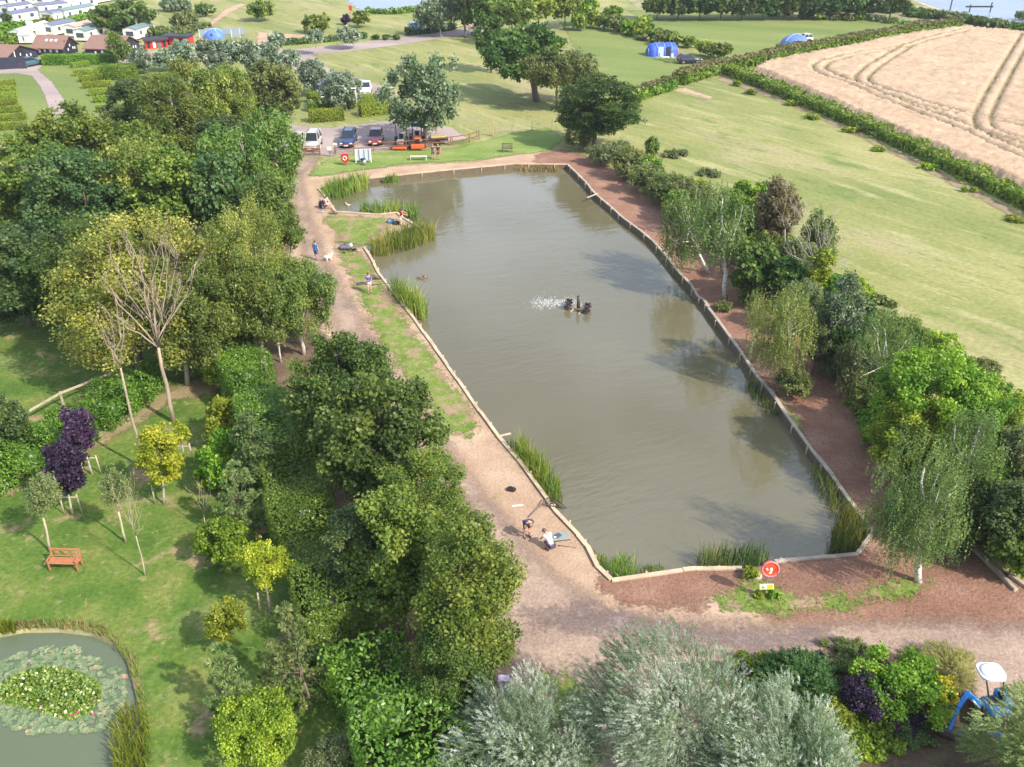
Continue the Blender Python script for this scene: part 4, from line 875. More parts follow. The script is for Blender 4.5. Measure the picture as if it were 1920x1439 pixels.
for (k, l, u, vt, vb, w, H) in [('ash', "feathery green tree directly below the rusty brown tree", 1450, 425, 540, 84, 5), ('greybush', "grey-green tree on the meadow side of the rusty brown tree", 1500, 440, 545, 76, 5), ('bright', "green tree joining the bare grey tree to the upright poplar", 1560, 500, 610, 70, 4.5), ('sycamore', "mid green tree behind the second drooping birch", 1395, 390, 500, 80, 5), ('brownbush', "olive tree left of the rusty brown tree", 1425, 350, 450, 60, 5.5)]:
    T(k, l, u, vt, vb, w, H, group=EB, foot=True)
for i, (u, v) in enumerate([(1300, 372), (1360, 395), (1420, 420), (1600, 560), (1640, 620), (1700, 660), (1745, 665), (1830, 720), (1880, 770)]):
    kk = ('leafy', 'brownbush', 'bright')[i % 3]
    B_(kk, ("yellow-green", "olive", "bright green")[i % 3] + " bush, " + on20[i] + " from the far end on the meadow side of the eastern belt", u, v - 40 - i * 1.5, v + 16, 70 + i * 2, group="meadow-side bushes of the eastern belt")
# ------------------------------------------------------------ field hedges and far scrub
FH = "hedges between the fields"
hedge("flat-topped brown hedge along the far side of the wheat field", [(1275, 158), (1330, 140), (1400, 125), (1500, 103), (1600, 84), (1700, 66), (1790, 54)], 1.7, 2.4, 'bright', .10, group=FH, top='rusttop')
hedge("long dark green hedge along the near side of the wheat field", [(1362, 138), (1420, 160), (1500, 192), (1600, 235), (1700, 280), (1800, 328), (1920, 386), (2040, 450)], 1.3, 2.0, 'bright', .22, group=FH)
hedge("short hedge between the dark layered tree and the field track", [(1188, 190), (1225, 178), (1260, 166)], 1.6, 1.6, 'bright', .15, group=FH, top='rusttop')
hx = [(1085, 22, 60), (1115, 18, 56), (1135, 20, 58), (1155, 24, 62), (1178, 34, 68), (1200, 40, 74), (1222, 44, 80), (1245, 52, 88), (1262, 58, 92), (1290, 66, 92), (1318, 72, 108), (1345, 74, 116), (1150, 10, 34), (1205, 28, 56)]
for i, (u, vt, vb) in enumerate(hx):
    B_(('bright', 'leafy', 'sycamore', 'brownbush')[i % 4 if i < 8 else i % 3], ("bright bush at the head of the camping field hedgerow", "yellow-green bush second along the camping field hedgerow", "green bush third along the camping field hedgerow", "brownish bush fourth along the camping field hedgerow",
       "bright bush midway along the camping field hedgerow", "yellow-green bush just past the middle of the camping field hedgerow", "green bush in the lower half of the camping field hedgerow", "brown-tinged bush above the big blue tent's left end", "bright bush directly above the big blue tent",
       "slim yellow-green bush above the big blue tent's right end", "green bush right of the big blue tent", "largest bush ending the hedgerow beside the dark car", "small bush on the far side of the hedgerow's head", "small yellow bush on the far side of the hedgerow's middle")[i], u, vt, vb, 34 if i != 11 else 52, group="bushes of the camping field hedgerow")
for u, v, w, l in [(1148, 53, 24, "first low round bush on the camping field"), (1166, 61, 18, "second low round bush on the camping field"), (1180, 69, 22, "third low round bush on the camping field"), (1203, 77, 22, "fourth low round bush on the camping field"), (1222, 84, 14, "last low round bush before the big blue tent")]:
    B_('greybush', l, u, v - 8, v, w, group="low bushes on the camping field")
for i, (u, v, w) in enumerate([(1382, 163, 18), (1408, 179, 22), (1483, 200, 30), (1525, 226, 32), (1592, 250, 30), (1648, 286, 26), (1742, 322, 38), (1808, 362, 14), (1825, 362, 14), (1905, 420, 34)]):
    B_('leafy', ("tiny bush first along the wheat hedge", "tiny bush second along the wheat hedge", "patchy low shrub third along the wheat hedge", "row of low shoots fourth along the wheat hedge", "row of low shoots fifth along the wheat hedge", "bright low bush sixth along the wheat hedge", "seedling row seventh along the wheat hedge",
       "left bush of the close pair near the right end of the wheat hedge", "right bush of the close pair near the right end of the wheat hedge", "low bush at the right border of the big field")[i], u, v - 12, v, w, group="small bushes along the wheat hedge")
k_ = ['oak', 'bluegreen', 'evergreen', 'greybush', 'brownbush', 'bright']
fl = ["left end", "far left", "left part", "left of the middle", "near middle", "middle", "right of the middle", "right part", "far right", "right end"]
on12 = ["leftmost", "second", "third", "fourth", "fifth", "sixth", "seventh", "eighth", "ninth", "tenth", "eleventh", "rightmost"]
for i in range(12):
    u = 1235 + i * 40; T(k_[i % 3], on12[i] + (" dark tree", " bluish tree", " deep green tree")[i % 3] + " of the shelter belt along the top edge behind the far field", u, -26, 14 + i * .6, 70, 7, group="shelter belt trees behind the far field", foot=True)
for i in range(9):
    u = 1250 + i * 52; B_(('greybush', 'bright', 'oak')[i % 3], on12[i] + (" grey-green", " bright green", " dark green")[i % 3] + " bush at the foot of the shelter belt", u, 4 + i * .6, 17 + i * 1.2, 50, group="bushes at the foot of the shelter belt")
for i in range(15):
    u = 1400 + i * 27 + random.uniform(-6, 6); v = 22 + i * 2.1 + random.uniform(-4, 4)
    B_(k_[3 + i % 3], ("grey-green", "brownish", "bright green")[i % 3] + " bush in the rough scrub above the far field, " + (on12 + ["thirteenth", "fourteenth", "last"])[i if i != 11 else 11].replace("rightmost", "twelfth") + " from the left", u, v - random.uniform(9, 15), v + 4, random.uniform(20, 34), group="scrub bushes above the far field")
for i, (u, v, w) in enumerate([(1655, 22, 40), (1690, 24, 44), (1725, 34, 46), (1755, 38, 44), (1790, 42, 46), (1822, 48, 50), (1855, 54, 52), (1885, 58, 44), (1912, 62, 40), (1945, 64, 50), (1915, 40, 26)]):
    B_(('bluegreen', 'greybush', 'oak')[i % 3], ("first dark bush of the shore hedge near the beach", "second dark bush of the shore hedge", "third bush of the shore hedge", "fourth bush of the shore hedge, below the tiny jetty", "fifth bush of the shore hedge at the wheat corner", "sixth bush of the shore hedge",
       "seventh bush of the shore hedge", "eighth bush of the shore hedge", "ninth bush of the shore hedge beside the right border", "bush of the shore hedge cut by the right border", "dark rounded bush against the sea at the right border")[i], u, v - 20, v, w, group="bushes of the shore hedge")
HG = "low hedges beside the access road"
hedge("low dark hedge along the upper side of the access road", [(520, 86), (580, 82), (640, 76), (685, 72)], 1.0, 1.0, 'oak', .1, group=HG)
hedge("dark hedge beside the access road near the blue car", [(765, 66), (800, 63), (850, 56)], 1.2, 1.4, 'oak', .1, group=HG)
for u, l in ((704, "left"), (724, "middle"), (743, "right")): B_('oak', l + " one of three clipped round bushes beside the access road", u, 64, 76, 15, group="round bushes beside the access road")
hedge("reedy hedge along the near shore of the far lake", [(690, 26), (740, 27), (790, 20)], 1.0, 1.5, 'bright', .15)
hedge("dark hedge behind the red and black stalls", [(300, 78), (352, 82)], 1.6, 1.5, 'oak', .1)
hedge("bank hedge leading down from the far path", [(300, 72), (340, 66), (385, 56)], 1.2, 2.5, 'brownbush', .15)
# clipped hedges of the camping pitches
CL, CR_ = "clipped pitch hedges on the left edge", "clipped pitch hedges beside the camp road"
on = ["topmost", "second", "third", "fourth", "fifth", "sixth", "lowest"]
for i, (u, v) in enumerate([(28, 161), (29, 173), (31, 185), (31, 197), (40, 211), (48, 226), (50, 243)]):
    block(on[i] + " clipped hedge block in the left column", (-30, v + 3), (u, v - 1), .85, .75, CL)
for i, (a, b, v) in enumerate([(137, 166, 127), (141, 192, 142), (152, 196, 153), (158, 207, 165), (170, 212, 179), (179, 222, 192), (185, 215, 210)]):
    block(on[i] + " clipped hedge block in the column beside the camp road", (a, v + 1), (b, v - 3), .85, .8, CR_)
block("long dark clipped hedge in front of the black barns", (87, 122), (215, 120), 1.6, 1.5, CR_, 'bright')
block("big box-shaped clipped hedge right of the stepped hedges", (200, 148), (248, 146), 2.0, 3.2, CR_, 'bright')
block("low bright clipped hedge half hidden by the poplars", (270, 157), (322, 151), 1.2, 1.2, CR_)
CP = "clipped hedges beyond the car park"
block("left front clipped hedge at the car park edge", (586, 229), (640, 225), 1.5, 1.5, CP); block("right front clipped hedge at the car park edge", (681, 218), (730, 212), 1.5, 1.5, CP)
block("left rear clipped hedge in tree shade beyond the car park", (584, 209), (624, 206), 1.4, 1.5, CP, 'bright'); block("right rear clipped hedge beside the white campervan", (656, 202), (702, 197), 1.4, 1.5, CP)
block("small clipped hedge behind the blue and white campervan", (582, 193), (597, 191), 1.4, 1.2, CP)
for l, px, h in [("dark hedge in front of the caravans at the left", [(-20, 60), (30, 60), (70, 58)], 1.8), ("green hedge below the caravan terrace", [(96, 58), (140, 50), (182, 38)], 1.8), ("lower hedge stepping down to the black barns", [(-20, 80), (20, 74), (48, 66)], 1.6), ("short hedge beside the lower large caravan", [(16, 84), (34, 82)], 1.8),
                 ("brown hedge running down to the large oak", [(120, 62), (150, 56), (172, 50)], 1.2)]:
    hedge(l, px, h, 1.8, 'bright' if 'brown' not in l else 'brownbush', .08, group="hedges of the caravan park")

# ------------------------------------------------------------ reeds
reeds("reed bed in the north-west bay beside the seated angler", [(603, 372), (640, 366), (694, 346), (690, 334), (650, 342), (604, 354)], 1.9, m_reed)
reeds("small reed clump at the northern edging", [(718, 338), (748, 335), (746, 330), (720, 332)], 1.3, m_reed)
reeds("low straw-coloured reeds in the far corner of the pond", [(967, 316), (1050, 318), (1048, 311), (970, 311)], .9, m_tan, .7)
reeds("reed bed along the northern side of the fishing spit", [(672, 399), (712, 404), (745, 400), (785, 408), (786, 395), (740, 390), (675, 391)], 1.9, m_reed)
reeds("curving reed bed on the southern side of the fishing spit", [(690, 474), (720, 474), (770, 462), (812, 445), (820, 432), (790, 428), (750, 440), (700, 456)], 2.0, m_reed)
reeds("tall reed island off the western shore", [(726, 545), (752, 540), (785, 558), (803, 580), (797, 594), (772, 590), (742, 568)], 2.3, m_reed)
reeds("bright green reed bed below the pale beam", [(946, 832), (985, 832), (1022, 865), (1050, 905), (1056, 935), (1035, 942), (1000, 900), (962, 858)], 1.7, m_reedB, 1.2)
reeds("tussock of bright reeds at the pond's near left corner", [(1135, 1072), (1165, 1084), (1195, 1078), (1195, 1055), (1160, 1045), (1132, 1055)], 1.7, m_reedB, 1.2)
reeds("faint scattered water weeds right of the bright tussock", [(1195, 1078), (1250, 1076), (1245, 1050), (1200, 1055)], .6, m_reed, .25)
reeds("faint scattered water weeds above the bright tussock", [(1100, 1015), (1140, 1040), (1130, 1060), (1110, 1040)], .6, m_reed, .25)
reeds("dark reed bed at the pond's southern edge near the lifebuoy sign", [(1310, 1066), (1440, 1064), (1444, 1045), (1400, 1030), (1310, 1035)], 1.7, m_reedD, 1.1)
reeds("dark reeds in the south-eastern corner under the weeping birch", [(1548, 1042), (1610, 1035), (1630, 1000), (1595, 950), (1570, 960), (1560, 1000)], 1.8, m_reedD, 1.1)
reeds("straggling reeds along the eastern edging above the dark corner", [(1520, 868), (1545, 885), (1590, 945), (1565, 950), (1530, 905)], 1.3, m_reedD, .8)
reeds("small reeds at the eastern edging opposite the yellowing birch", [(1400, 710), (1420, 718), (1462, 770), (1445, 775), (1405, 730)], 1.0, m_reedD, .7)
# garden pond fringe
def ring(px, w):
    p = W2(px); t = np.gradient(p, axis=0); n = np.stack([-t[:, 1], t[:, 0]], 1); n /= np.linalg.norm(n, axis=1)[:, None]; return np.vstack([p + n * w, (p - n * w)[::-1]])
reeds("ochre grass fringe along the far bank of the lily pond", None, .55, m_tan, 1.2, 0, "grass_fringe", "grass", world=ring([(30, 1176), (110, 1172), (175, 1180), (205, 1190)], .26), heads=0)
reeds("ochre grass fringe down the right bank of the lily pond", None, .5, m_tan, 1.2, 0, "grass_fringe", "grass", world=ring([(208, 1194), (246, 1235), (262, 1290), (270, 1330)], .20))
reeds("tall yellow-green rushes on the right bank of the lily pond", [(205, 1370), (240, 1330), (280, 1340), (285, 1470), (220, 1480)], 1.1, m_flag, 1.3, 0, "rushes", "rushes")
reeds("small tuft of green rushes at the far left of the lily pond", [(0, 1190), (30, 1190), (32, 1172), (0, 1170)], .8, m_flag, 1.2, 0, "rushes", "rushes")
for o_ in [q for q in SC.collection.objects if q.name.startswith('grass_fringe')]: o_['kind'] = 'stuff'
tag(reeds("long", [(1350, 1130), (1430, 1110), (1500, 1135), (1640, 1120), (1720, 1100), (1730, 1120), (1600, 1142), (1450, 1150), (1350, 1142)], .28, m_reedB, .35, .05, "verge_grass", spread=.6), "tufty green grass on the verge behind the lifebuoy sign", kind="stuff")

# ------------------------------------------------------------ foreground willows and shrub bed
random.seed(21); rng = np.random.default_rng(21)
def low_tree(kind, label, u, v, zc, r, rz, H=None, **k):
    P = G(u, v, zc); return plant(kind, label, P, r, rz, max(0, zc - rz), zc + rz, **k)
WG = "silver willows at the bottom of the picture"
low_tree('willow', "largest silver willow at the bottom centre of the picture", 1262, 1345, 3.9, 3.7, 3.2, group=WG, multi=3, name="willow_tree")
low_tree('willow', "right bushy lobe of silver willow reaching the bottom edge", 1460, 1448, 2.6, 2.9, 2.5, group=WG, multi=2, name="willow_tree")
low_tree('willow', "lower silver willow left of the largest one", 985, 1402, 2.6, 2.6, 2.3, group=WG, multi=3, name="willow_tree")
low_tree('willow', "small silver willow at the bottom edge beside the broad laurel hedge", 870, 1490, 1.8, 1.3, 1.6, group=WG, name="willow_tree")
low_tree('gwillow', "grey-green willow at the bottom right corner behind the blue digger", 1945, 1412, 2.4, 2.0, 2.4, group=WG, name="willow_tree")
SB = "shrubs of the mixed flower bed"
for (k, l, u, vt, vb, w) in [
 ('bright', "round green shrub at the left end of the flower bed", 1425, 1235, 1320, 110), ('purple', "small dark red shrub at the left tip of the flower bed", 1385, 1240, 1290, 40), ('fern', "blue-green spreading conifer in the left half of the flower bed", 1500, 1245, 1350, 110),
 ('purple', "small purple shrub at the back of the flower bed", 1530, 1216, 1265, 26), ('brownbush', "brownish low shrub at the back middle of the flower bed", 1590, 1220, 1290, 110), ('bright', "largest feathery green shrub of the flower bed", 1680, 1222, 1370, 145),
 ('purple', "big dark purple shrub in the middle of the flower bed", 1612, 1262, 1365, 80), ('purple', "low purple shrub below the largest feathery one", 1680, 1330, 1385, 90), ('yellowflower', "bright yellow flowering plant at the front of the flower bed", 1520, 1315, 1350, 60),
 ('leafy', "light green leafy shrub below the yellow flowers", 1560, 1310, 1390, 80), ('bright', "dark green leafy shrub at the front middle of the flower bed", 1640, 1350, 1420, 110), ('oak', "low dark shrub at the bed's bottom left", 1500, 1360, 1420, 90),
 ('leafy', "small bright shrub at the bed's bottom edge", 1612, 1390, 1430, 50), ('bluegreen', "low bluish shrub beside the digger bucket", 1705, 1345, 1405, 80), ('yellowflower', "yellow-leaved shrub beside the blue digger", 1750, 1262, 1345, 48),
 ('spiky', "pale spiky-leaved plant at the right end of the flower bed", 1778, 1225, 1300, 80)]:
    B_(k, l, u, vt, vb, w * 1.15, group=SB)
B_('leafy', "small light bush beside the lifebuoy sign's left side", 1405, 1060, 1095, 34, group="small bushes by the lifebuoy sign")
B_('leafy', "bright yellow-green tuft in front of the lifebuoy sign", 1420, 1108, 1126, 20, group="small bushes by the lifebuoy sign"); B_('bright', "low green bush right of the lifebuoy sign's foot", 1446, 1104, 1128, 28, group="small bushes by the lifebuoy sign")

# water lilies
def lilies():
    c = np.array(G(100, 1290)[:2]); n = 900; m, N, L, B = new_mat("lily_pad_skin"); at = N.new("ShaderNodeAttribute"); at.attribute_name = "tint"
    L.new(ramp(N, L, at.outputs["Fac"], [(0, (.09, .15, .06)), (.5, (.17, .23, .11)), (.85, (.30, .30, .17)), (1, (.42, .24, .12))]), B.inputs["Base Color"]); B.inputs["Roughness"].default_value = .35
    poly = W2([(-20, 1250), (30, 1225), (80, 1212), (130, 1205), (155, 1225), (200, 1245), (226, 1260), (228, 1300), (215, 1340), (190, 1358), (130, 1370), (60, 1370), (20, 1350), (-20, 1330)])
    lo, hi = poly.min(0), poly.max(0); P = rng.uniform(lo, hi, (4000, 2)); s = sdist(P, poly); P = P[s > -.15][:1150]; V = []; F = []; Tn = []
    for p in P:
        r = random.uniform(.07, .155); z = -.21 + random.uniform(0, .012); a0 = random.uniform(0, 6.28); b = len(V); V.append((p[0] - c[0], p[1] - c[1], z))
        tl = random.uniform(-.15, .15)
        for i in range(8): a = a0 + .3 + i * 5.7 / 7; V.append((p[0] - c[0] + r * math.cos(a), p[1] - c[1] + r * math.sin(a), z + r * tl * math.cos(a) + .015))
        t = min(1, max(0, random.gauss(.45, .22)))
        for i in range(7): F.append((b, b + 1 + i, b + 2 + i)); Tn.append(t)
    o = link("lily_pads", np_mesh("lily_pads", V, F, Tn), m, None, (c[0], c[1], 0)); tag(o, "mat of round floating lily pads round the leafy island in the garden pond", kind="stuff")
    poly = W2([(-15, 1290), (20, 1262), (90, 1242), (150, 1255), (185, 1275), (190, 1300), (170, 1330), (130, 1345), (90, 1335), (30, 1318), (-15, 1315)]); lo, hi = poly.min(0), poly.max(0)
    P = rng.uniform(lo, hi, (9000, 2)); s = sdist(P, poly); P = P[s > 0]; s = s[s > 0]; n = len(P); z = -.2 + np.clip(s, 0, .5) * rng.uniform(.2, 1.2, n)
    C = np.column_stack([P - c, z]); d = unit(rng.normal(size=(n, 3)) * .7 + np.array([0, 0, .8])); V, F, Tt = leaves(C, d, rng.normal(size=(n, 3)), rng.uniform(.10, .17, n), .8, np.clip(rng.normal(size=n) * .25 + .45, 0, 1))
    o = link("lily_leaves", np_mesh("lily_leaves", V, F, Tt), leaf_mat("raised_lily_leaves", (.035, .10, .012), (.10, .19, .028), (.33, .40, .24), .2, .9, .25), None, (c[0], c[1], 0)); tag(o, "crowded raised lily leaves forming a green island in the garden pond", kind="stuff")
    pk = M("pink_petals", (.75, .08, .30), .6, .1)
    for (u, v, l) in [(134, 1341, "lowest"), (147, 1337, "middle"), (175, 1340, "rightmost"), (77, 1329, "leftmost, palest"), (173, 1312, "upper right, small")]:
        q = G(u, v, -.05); b = MB()
        for k in range(9):
            a = k * .7; e = Vector((math.cos(a), math.sin(a), .5 + .4 * (k % 2))).normalized(); t_ = Vector((-math.sin(a), math.cos(a), 0)) * .022
            b.add([(0, 0, 0), tuple(e * .045 + t_), tuple(e * .09), tuple(e * .045 - t_)], [(0, 1, 2, 3)])
        o = b.build("lily_flower", pk if l[0] != 'l' or l[1] == 'o' else M("pale_pink_petals", (.8, .35, .5), .6, .1)); o.location = q; tag(o, l + " pink water lily flower on the lily island", "flower", "pink water lily flowers")
lilies()

# ------------------------------------------------------------ man-made things: helpers
m_glass = M("dark_car_glass", (0.025, 0.035, 0.045), 0.08, 0.1); m_tyre = M("tyre_rubber", (0.02, 0.02, 0.02), 0.8, 0.2); m_rim = M("alloy_rim", (0.45, 0.46, 0.48), 0.3, 0.1, metal=.8)
m_white = M("white_paint", (0.78, 0.78, 0.76), 0.5, 0.05); m_black = M("black_plastic", (0.02, 0.02, 0.022), 0.5, 0.2); m_lamp = M("clear_lamp_lens", (0.75, 0.77, 0.8), 0.1, 0.05); m_red = M("red_paint", (0.55, 0.03, 0.025), 0.4, 0.12)
m_rail = M("rusty_brown_fence_wood", (0.20, 0.095, 0.060), 0.85, 0.3, 5); m_wood = M("orange_garden_teak", (0.42, 0.16, 0.075), 0.6, 0.22, 6); m_metal = M("galvanised_metal", (0.42, 0.43, 0.44), 0.4, 0.15, metal=.6)
def face_dir(a, b): d = G(*b) - G(*a); return math.atan2(d.y, d.x)
def car(label, u, v, heading, col, name="parked_car", cat="car", L=4.4, Wd=1.78, Hh=1.5, kind='hatch', group=None, roofcol=None, extras=None):
    """heading: the way the bonnet points; built along +x"""
    P = G(u, v) - Vector((math.cos(heading), math.sin(heading), 0)) * (L / 2 if heading < -1.2 and heading > -1.9 else 0); L *= .96; Wd *= .95; o = thing(name, label, cat, (P.x, P.y, .03), heading, group); body = M("car_paint_%.2f_%.2f_%.2f" % col, col, .25, .06, coat=.6)
    rc = M("car_paint_%.2f_%.2f_%.2f" % (roofcol or col), roofcol or col, .25, .06, coat=.6); h = L / 2; w = Wd / 2
    # body: cross sections along x: (x, half width, sill z, belt z)
    sec = [(-h, w * .80, .42, .78), (-h + .12, w * .93, .28, .92), (-h + .6, w, .22, .95), (0, w, .20, .93), (h - 1.2, w, .22, .92), (h - .5, w * .96, .24, .80), (h - .1, w * .86, .32, .68), (h, w * .70, .40, .58)]
    if kind == 'van': sec = [(-h, w * .93, .35, 1.1), (-h + .1, w, .25, 1.15), (0, w, .22, 1.15), (h - .9, w, .22, 1.12), (h - .15, w * .93, .28, .95), (h, w * .82, .36, .75)]
    b = MB(); vs = []; n = 8
    for (x, ww, z0, z1) in sec: vs += [(x, -ww * .92, z0), (x, -ww, z0 + .12), (x, -ww, z1 - .16), (x, -ww * .88, z1), (x, ww * .88, z1), (x, ww, z1 - .16), (x, ww, z0 + .12), (x, ww * .92, z0)]
    fs = [tuple(range(n))[::-1], tuple(range((len(sec) - 1) * n, len(sec) * n))]
    for i in range(len(sec) - 1):
        for k in range(n): j = (k + 1) % n; fs.append((i * n + k, (i + 1) * n + k, (i + 1) * n + j, i * n + j))
    b.add(vs, fs, None, True); b.build("body", body, o)
    # cabin: glass block and painted roof
    x0, x1, x2, x3 = {'hatch': (-h + .12, -h + .55, h - 2.25, h - 1.35), 'estate': (-h + .08, -h + .3, h - 2.3, h - 1.45), 'van': (-h + .05, -h + .12, h - 1.5, h - .7), 'suv': (-h + .1, -h + .35, h - 2.1, h - 1.45)}[kind]
    zt = Hh; zb = sec[3][3] - .02; g = MB(); wt = w * .74
    g.add([(x0, -w * .87, zb), (x3, -w * .87, zb), (x3, w * .87, zb), (x0, w * .87, zb), (x1, -wt, zt - .05), (x2, -wt, zt - .05), (x2, wt, zt - .05), (x1, wt, zt - .05)], [(3, 2, 1, 0), (4, 5, 6, 7), (0, 1, 5, 4), (1, 2, 6, 5), (2, 3, 7, 6), (3, 0, 4, 7)])
    g.build("windows", m_glass, o)
    r = MB(); r.box(((x1 + x2) / 2, 0, zt - .03), (x2 - x1 + .06, wt * 2 + .06, .07), bev=.03)
    for s in (-1, 1):
        for (xa, xb) in ((x0, x1), (x3, x2), ((x0 + x3) / 2 - .1, (x1 + x2) / 2 - .1)): r.tube([(xa, s * w * .875, zb), (xb, s * (wt + .01), zt - .04)], .045, 5)
    r.build("roof", rc, o)
    for (x, s) in ((-h + .78, -1), (-h + .78, 1), (h - .85, -1), (h - .85, 1)):
        wh = MB(); wh.tube([(x, s * (w - .19), .32), (x, s * (w + .015), .32)], .32, 14, sm=False); wo = wh.build("wheel", m_tyre, o)
        MB().tube([(x, s * (w + .016), .32), (x, s * (w + .03), .32)], .20, 10, sm=False).build("rim", m_rim, wo)
    for s in (-1, 1):
        MB().box((h - .13, s * w * .66, .62), (.20, .34, .15), (0, 0, -s * .35), bev=.03).build("headlight", m_lamp, o)
        MB().box((-h + .08, s * w * .78, .78), (.10, .18, .26), bev=.02).build("tail_light", m_red, o)
        MB().box((x3 - .15, s * (w + .09), zb + .06), (.14, .2, .13), bev=.03).build("wing_mirror", body, o)
    MB().box((h + .0, 0, .40), (.03, .5, .11)).build("number_plate", m_white, o)
    MB().box((h - .05, 0, .52), (.08, w * .9, .12), bev=.02).build("grille", m_black, o)
    if extras: extras(o, h, w, zt)
    return o
def rack(o, h, w, zt):
    for s in (-1, 1): MB().tube([(-h + .5, s * w * .66, zt + .06), (h - 2.2, s * w * .66, zt + .06)], .03, 6).build("roof_rail", m_black, o)
CP2 = "cars parked facing the pond fence"
S_ = R(-90)
car("silver people carrier half hidden by the wood's leaves at the car park gate", 541, 292, S_ - .1, (.42, .42, .41), L=4.5, Hh=1.7, kind='estate', group=CP2)
car("silver-gold off-roader with roof rails parked behind the brown gate", 580, 287, S_, (.50, .47, .43), L=4.6, Hh=1.75, kind='suv', group=CP2, extras=rack)
car("navy blue estate car parked behind the red lifebuoy stand", 649, 281, S_ + .02, (.015, .035, .12), L=4.6, Hh=1.6, kind='estate', group=CP2, extras=rack)
car("dark red hatchback parked behind the pale notice board", 703, 277, S_ + .06, (.22, .015, .045), L=4.2, Hh=1.5, group=CP2)
car("white hatchback on the camp road behind the rear clipped hedges", 685, 181, S_ + .1, (.75, .75, .74), L=4.1, Hh=1.5)
car("blue and white campervan under the leaning silver poplar", 612, 188, S_ + .25, (.72, .74, .78), "camper_van", "campervan", L=5.0, Wd=2.0, Hh=2.4, kind='van', roofcol=(.08, .16, .36))
car("small blue car on the far field beside the access road hedge", 783, 57, R(10), (.12, .25, .5), L=4.0)
car("blue-green estate car parked beside the nearest black barn", 58, 124, face_dir((42, 124), (72, 118)), (.05, .12, .16), L=4.7, kind='estate', Hh=1.5)
car("dark hatchback with an open red tailgate beside the big blue tent", 1292, 119, R(8), (.02, .025, .05), L=4.2, extras=lambda o, h, w, zt: MB().box((-h + .1, 0, zt + .25), (.9, 1.5, .06), (0, .35, 0)).build("raised_tailgate", m_red, o))
car("pale silver car behind the dome tent in the far field", 1503, 80, R(200), (.65, .66, .7), L=4.2)
car("pink-red car at the end of the access road under the top trees", 900, 54, R(190), (.5, .12, .1), L=4.0)

# ------------------------------------------------------------ tractors in the car park
def mower():
    P = G(752, 276); o = thing("ride_on_mower", "orange ride-on mower with a tall roll bar beside the fence", "mower", (P.x, P.y, .03), R(-90)); og = M("orange_red_paint", (.55, .11, .035), .4, .1); gd = M("dull_grey_pink_metal", (.34, .27, .25), .6, .2)
    MB().box((.55, 0, .72), (1.1, .85, .42), bev=.08).build("bonnet", gd, o); MB().box((-.2, 0, .5), (2.0, .9, .22), bev=.04).build("chassis", m_black, o)
    MB().box((-.45, 0, .85), (.5, .5, .12), bev=.04).box((-.72, 0, 1.1), (.12, .48, .5), (0, -.15, 0), bev=.04).build("seat", m_black, o)
    MB().tube([(-.95, -.62, .5), (-.95, -.62, 2.35), (-.95, -.5, 2.5), (-.95, .5, 2.5), (-.95, .62, 2.35), (-.95, .62, .5)], .05, 8).build("roll_bar", M("dark_orange_bar", (.25, .07, .04), .5, .15), o)
    for (x, s, rr) in ((-.8, -1, .5), (-.8, 1, .5), (.85, -1, .36), (.85, 1, .36)):
        wh = MB().tube([(x, s * .48, rr), (x, s * .78, rr)], rr, 16, sm=False).build("wheel", m_tyre, o); MB().tube([(x, s * .781, rr), (x, s * .80, rr)], rr * .5, 12, sm=False).build("rim", og, wh)
    MB().box((1.35, 0, .25), (.7, 1.7, .22), bev=.05).build("cutting_deck", og, o); MB().tube([(.12, 0, .95), (-.05, 0, 1.2)], .03, 6).tube([(-.05 + .17 * math.cos(a) * .3, .17 * math.sin(a), 1.22 + .17 * math.cos(a) * .3) for a in np.linspace(0, 6.28, 13)], .02, 5, cap=False).build("steering_wheel", m_black, o)
mower()
def tractor():
    P = G(783, 274); o = thing("compact_tractor", "orange tractor with a teal canopy under the tall poplar", "tractor", (P.x, P.y, .03), R(-84)); og = M("orange_red_paint", (.55, .11, .035), .4, .1)
    MB().box((.7, 0, 1.0), (1.5, .8, .55), bev=.1).build("bonnet", og, o); MB().box((0, 0, .62), (2.7, .55, .3), bev=.05).build("chassis", m_black, o)
    for s in (-1, 1): MB().box((-.7, s * .72, 1.15), (1.15, .35, .12), bev=.05).build("mudguard", og, o)
    MB().box((-.6, 0, 1.05), (.5, .5, .12), bev=.04).box((-.85, 0, 1.3), (.12, .5, .5), bev=.04).build("seat", m_black, o)
    for (x, y) in ((-1.0, -.55), (-1.0, .55), (.15, -.5), (.15, .5)): MB().tube([(x, y, .9), (x, y, 2.3)], .035, 6).build("canopy_post", m_black, o)
    MB().box((-.42, 0, 2.35), (1.5, 1.35, .1), bev=.04).build("canopy", M("teal_canopy", (.03, .17, .19), .5, .15), o)
    for (x, s, rr) in ((-.75, -1, .62), (-.75, 1, .62), (1.1, -1, .4), (1.1, 1, .4)):
        wh = MB().tube([(x, s * .58, rr), (x, s * .92, rr)], rr, 18, sm=False).build("wheel", m_tyre, o); MB().tube([(x, s * .921, rr), (x, s * .94, rr)], rr * .52, 12, sm=False).build("rim", og, wh)
    MB().box((1.47, 0, 1.0), (.04, .55, .35)).build("grille", m_black, o); MB().box((2.1, 0, .5), (.5, 1.6, .5), bev=.06).build("front_bucket", og, o)
tractor()
o = thing("low_trailer", "low dark trailer with a yellowish load right of the tall poplar", "trailer", tuple(G(822, 270)), R(5)); MB().box((0, 0, .6), (2.4, 1.3, .14), bev=.02).build("bed", m_black, o); MB().box((0, 0, .85), (1.9, 1.0, .35), bev=.12).build("load", M("straw_load", (.4, .32, .14), .9, .3), o)
for s in (-1, 1): MB().tube([(0, s * .68, .3), (0, s * .86, .3)], .3, 12, sm=False).build("wheel", m_tyre, o)

